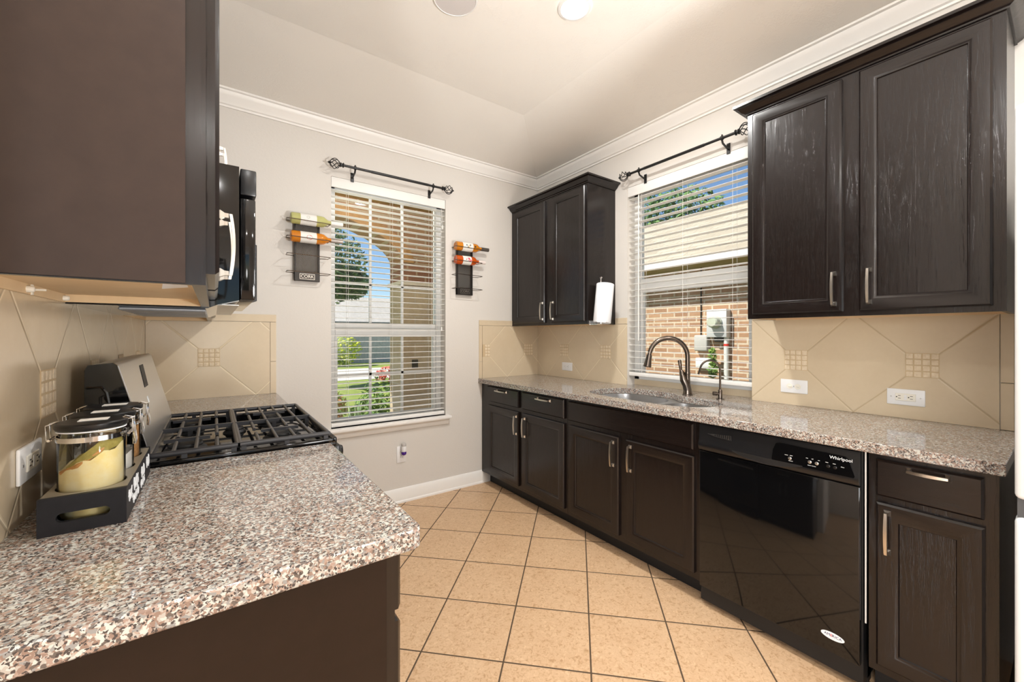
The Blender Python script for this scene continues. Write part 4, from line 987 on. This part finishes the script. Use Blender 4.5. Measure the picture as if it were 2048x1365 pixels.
# ------------------------------------------------------------------ outside: porch and street beyond the far window
pl = bpy.data.lights.new('porch_fill', 'POINT'); pl.energy = 50; pl.shadow_soft_size = .12; pl.color = (1, .98, .95)  # added light with no fixture, brightens the shaded porch
po = bpy.data.objects.new('porch_fill', pl); COL.objects.link(po); po.location = (1.2, .7, 2.7)
M['porch_stone'] = m_brick('tan_stone', S(208, 192, 162), S(184, 166, 136), S(206, 196, 176), (PI/2, 0, 0), 1, .34, .17, .008)
M['pbrick'] = m_brick('arch_brick', S(184, 146, 110), S(156, 118, 86), S(196, 178, 150), (PI/2, 0, 0))
pc = thing('porch_column', 'tan stone porch column with arch outside the far window', 'column', (2.5, 2.05, GZ))
m = MB(); m.box((2.2, 1.85, GZ), (3.3, 2.25, 1.92)); m.build('shaft', 'porch_stone', pc)
m = MB(); m.box((2.17, 1.82, 1.92), (3.33, 2.28, 1.965)); m.build('ledge', plain('pale_stone', S(214, 204, 186), .8), pc)
m = MB(); m.box((2.2, 1.85, 1.965), (3.3, 2.25, 2.2)); m.build('brick_band', m_brick('red_brown_brick', S(160, 116, 92), S(134, 96, 76), S(176, 156, 130), (PI/2, 0, 0)), pc)
xc, rx, rz = .1, 2.1, .60
arch = [(-4, 3.05), (-4, 2.2), (xc-rx, 2.2)]+[(xc+rx*math.cos(PI-PI*i/28), 2.2+rz*math.sin(PI*i/28)) for i in range(1, 28)]+[(xc+rx, 2.2), (3.3, 2.2), (3.3, 3.05)]
m = MB(); m.prism(arch, [], 1.85, 2.25, lambda x, z, y: (x, y, z)); m.build('arch', 'pbrick', pc)
m = MB(); inn = [(xc+(rx+.003)*math.cos(PI*i/28), 2.2+(rz+.003)*math.sin(PI*i/28)) for i in range(29)]; outr = [(xc+(rx+.16)*math.cos(PI*i/28), 2.2+(rz+.15)*math.sin(PI*i/28)) for i in range(28, -1, -1)]
m.prism(inn+outr, [], 1.835, 1.85, lambda x, z, y: (x, y, z)); m.build('arch_trim', m_noise('arch_soldier_brick', S(190, 150, 100), S(160, 120, 78), 12, .9), pc)
m = MB(); m.box((-4, 1.95, GZ), (xc-rx, 2.25, 2.2)); m.build('far_shaft', 'porch_stone', pc)
M['pceil'] = m_noise('porch_ceiling_board', S(186, 156, 100), S(166, 136, 84), 8, .7)
struct(MB().box((-4, T+.01, 2.88), (4.2, 2.95, 2.96)).build('porch_ceiling', 'pceil'))
struct(MB().box((-4, T+.005, GZ), (4.2, 2.5, GZ+.1)).build('porch_floor', m_noise('concrete', S(196, 190, 180), S(180, 174, 164), 12, .9)))
wl = thing('porch_wall_plaque', 'small dark plaque fixed on the stone porch column', 'plaque', (2.42, 1.84, .9))
m = MB(); m.box((2.335, 1.835, .88), (2.415, 1.85, .985), .004); m.build('plate', plain('dark_bronze_plaque', S(70, 66, 56), .5, .4), wl)
conc = m_noise('pale_concrete', S(232, 222, 208), S(216, 206, 192), 5, .9)
struct(MB().box((-20, 10.6, GZ), (40, 15.2, GZ+.012)).build('street', conc))
struct(MB().box((-20, 21.5, GZ), (40, 22.8, GZ+.012)).build('sidewalk', conc))
plant('bush', 'round yellow-green bush across the street seen through window', 'bush', [((5.0, 17.5, .62), (1.15, .9, .8)), ((4.2, 17.6, .5), (.8, .8, .62))], 2600, .085, [plain('leaf_yellow', S(216, 216, 36), .6), plain('leaf_lime', S(160, 186, 40), .6)], [[(5, 17.5, GZ), (5, 17.5, .5)]], .05, 11)
plant('tree', 'large green tree beside the street left in far window', 'tree', [((2.9, 9.6, 3.3), (1.15, 1.2, 1.15)), ((2.0, 9.4, 3.7), (1.3, 1.3, 1.3)), ((3.5, 9.8, 2.85), (.75, .8, .5)), ((2.2, 9.4, 2.5), (.9, .9, .5))], 6200, .1, [gC, gD], [[(1.6, 9.5, GZ), (1.65, 9.5, 1.8), (2.1, 9.5, 3.2)], [(1.65, 9.5, 1.8), (2.6, 9.6, 3.0)]], .1, 12, stem_name='trunk')
m = MB()
for i in range(60): x = 5.0+i*.16; m.box((x, 19.0, GZ), (x+.15, 19.03, 1.55))
for z in (.3, 1.2): m.box((5.0, 19.03, z), (14.6, 19.07, z+.09))
tag(m.build('wooden_fence', m_noise('weathered_fence', S(204, 200, 200), S(180, 177, 178), 9, .9)), 'grey wooden board fence across the street', 'fence')
fh_ = thing('street_house', 'pale house with grey roof across the street, far window', 'house', (12, 30, GZ))
m = MB(); m.box((2, 27, GZ), (22, 34, 2.3)); m.build('wall', plain('pale_siding', S(206, 196, 182), .8), fh_)
m = MB(); m.poly([(1.4, 26.5, 2.25), (22.6, 26.5, 2.25), (19, 30.5, 4.35), (5, 30.5, 4.35)]); m.poly([(1.4, 34.5, 2.25), (5, 30.5, 4.35), (19, 30.5, 4.35), (22.6, 34.5, 2.25)]); m.poly([(1.4, 26.5, 2.25), (5, 30.5, 4.35), (1.4, 34.5, 2.25)]); m.poly([(22.6, 26.5, 2.25), (22.6, 34.5, 2.25), (19, 30.5, 4.35)]); m.build('roof', m_noise('grey_shingles', S(214, 204, 192), S(196, 186, 174), 4, .9), fh_)
m = MB(); m.box((1.4, 26.48, 2.1), (22.6, 26.5, 2.26)); m.build('fascia', plain('grey_fascia', S(120, 122, 122), .7), fh_)
fl = plain('flower_red', S(220, 110, 100), .6); fo = plain('flower_coral', S(226, 140, 120), .6); dry = plain('leaf_rust', S(176, 120, 70), .6)
plant('flowering_shrub', 'green shrub with coral flowers just outside the porch column', 'shrub', [((2.55, 3.5, .3), (.35, .35, .42)), ((2.3, 3.4, .1), (.28, .3, .3))], 900, .045, [gA, gB], [[(2.5, 3.5, GZ), (2.5, 3.5, .4)]], .02, 21)
m = MB(); rnd = random.Random(4); leaves(m, (2.62, 3.5, .66), (.22, .2, .13), 160, .035, rnd, 0, 1.3); o = m.build('flowers', [fl, fo], bpy.data.objects['flowering_shrub'], 0, False)
plant('low_shrub', 'rusty green low shrub at lower left in far window', 'shrub', [((1.5, 3.45, .12), (.4, .3, .3)), ((1.75, 3.6, .2), (.25, .3, .25))], 800, .045, [gB, dry], [[(1.5, 3.45, GZ), (1.5, 3.45, .2)]], .02, 22)
m = MB(); rnd = random.Random(9)
for i in range(16):
    a = 2*PI*i/16+rnd.uniform(-.2, .2); t = rnd.uniform(.25, .95); L = rnd.uniform(.38, .55)
    rows = []
    for k in range(6):
        u = k/5; p = Vector((1.86+math.cos(a)*t*L*u, 2.62+math.sin(a)*t*L*u, GZ+.02+L*u*(1.25-.35*t)-.1*t*u*u)); w = .032*(1-u)**.6+.001; s = Vector((-math.sin(a), math.cos(a), 0))*w
        rows.append([p-s, p+Vector((0, 0, -.008)), p+s, p+Vector((0, 0, .004))])
    m.loft(rows)
tag(m.build('agave', plain('agave_green', S(150, 176, 130), .5), angle=0), 'spiky pale green agave plant under the far window', 'plant')
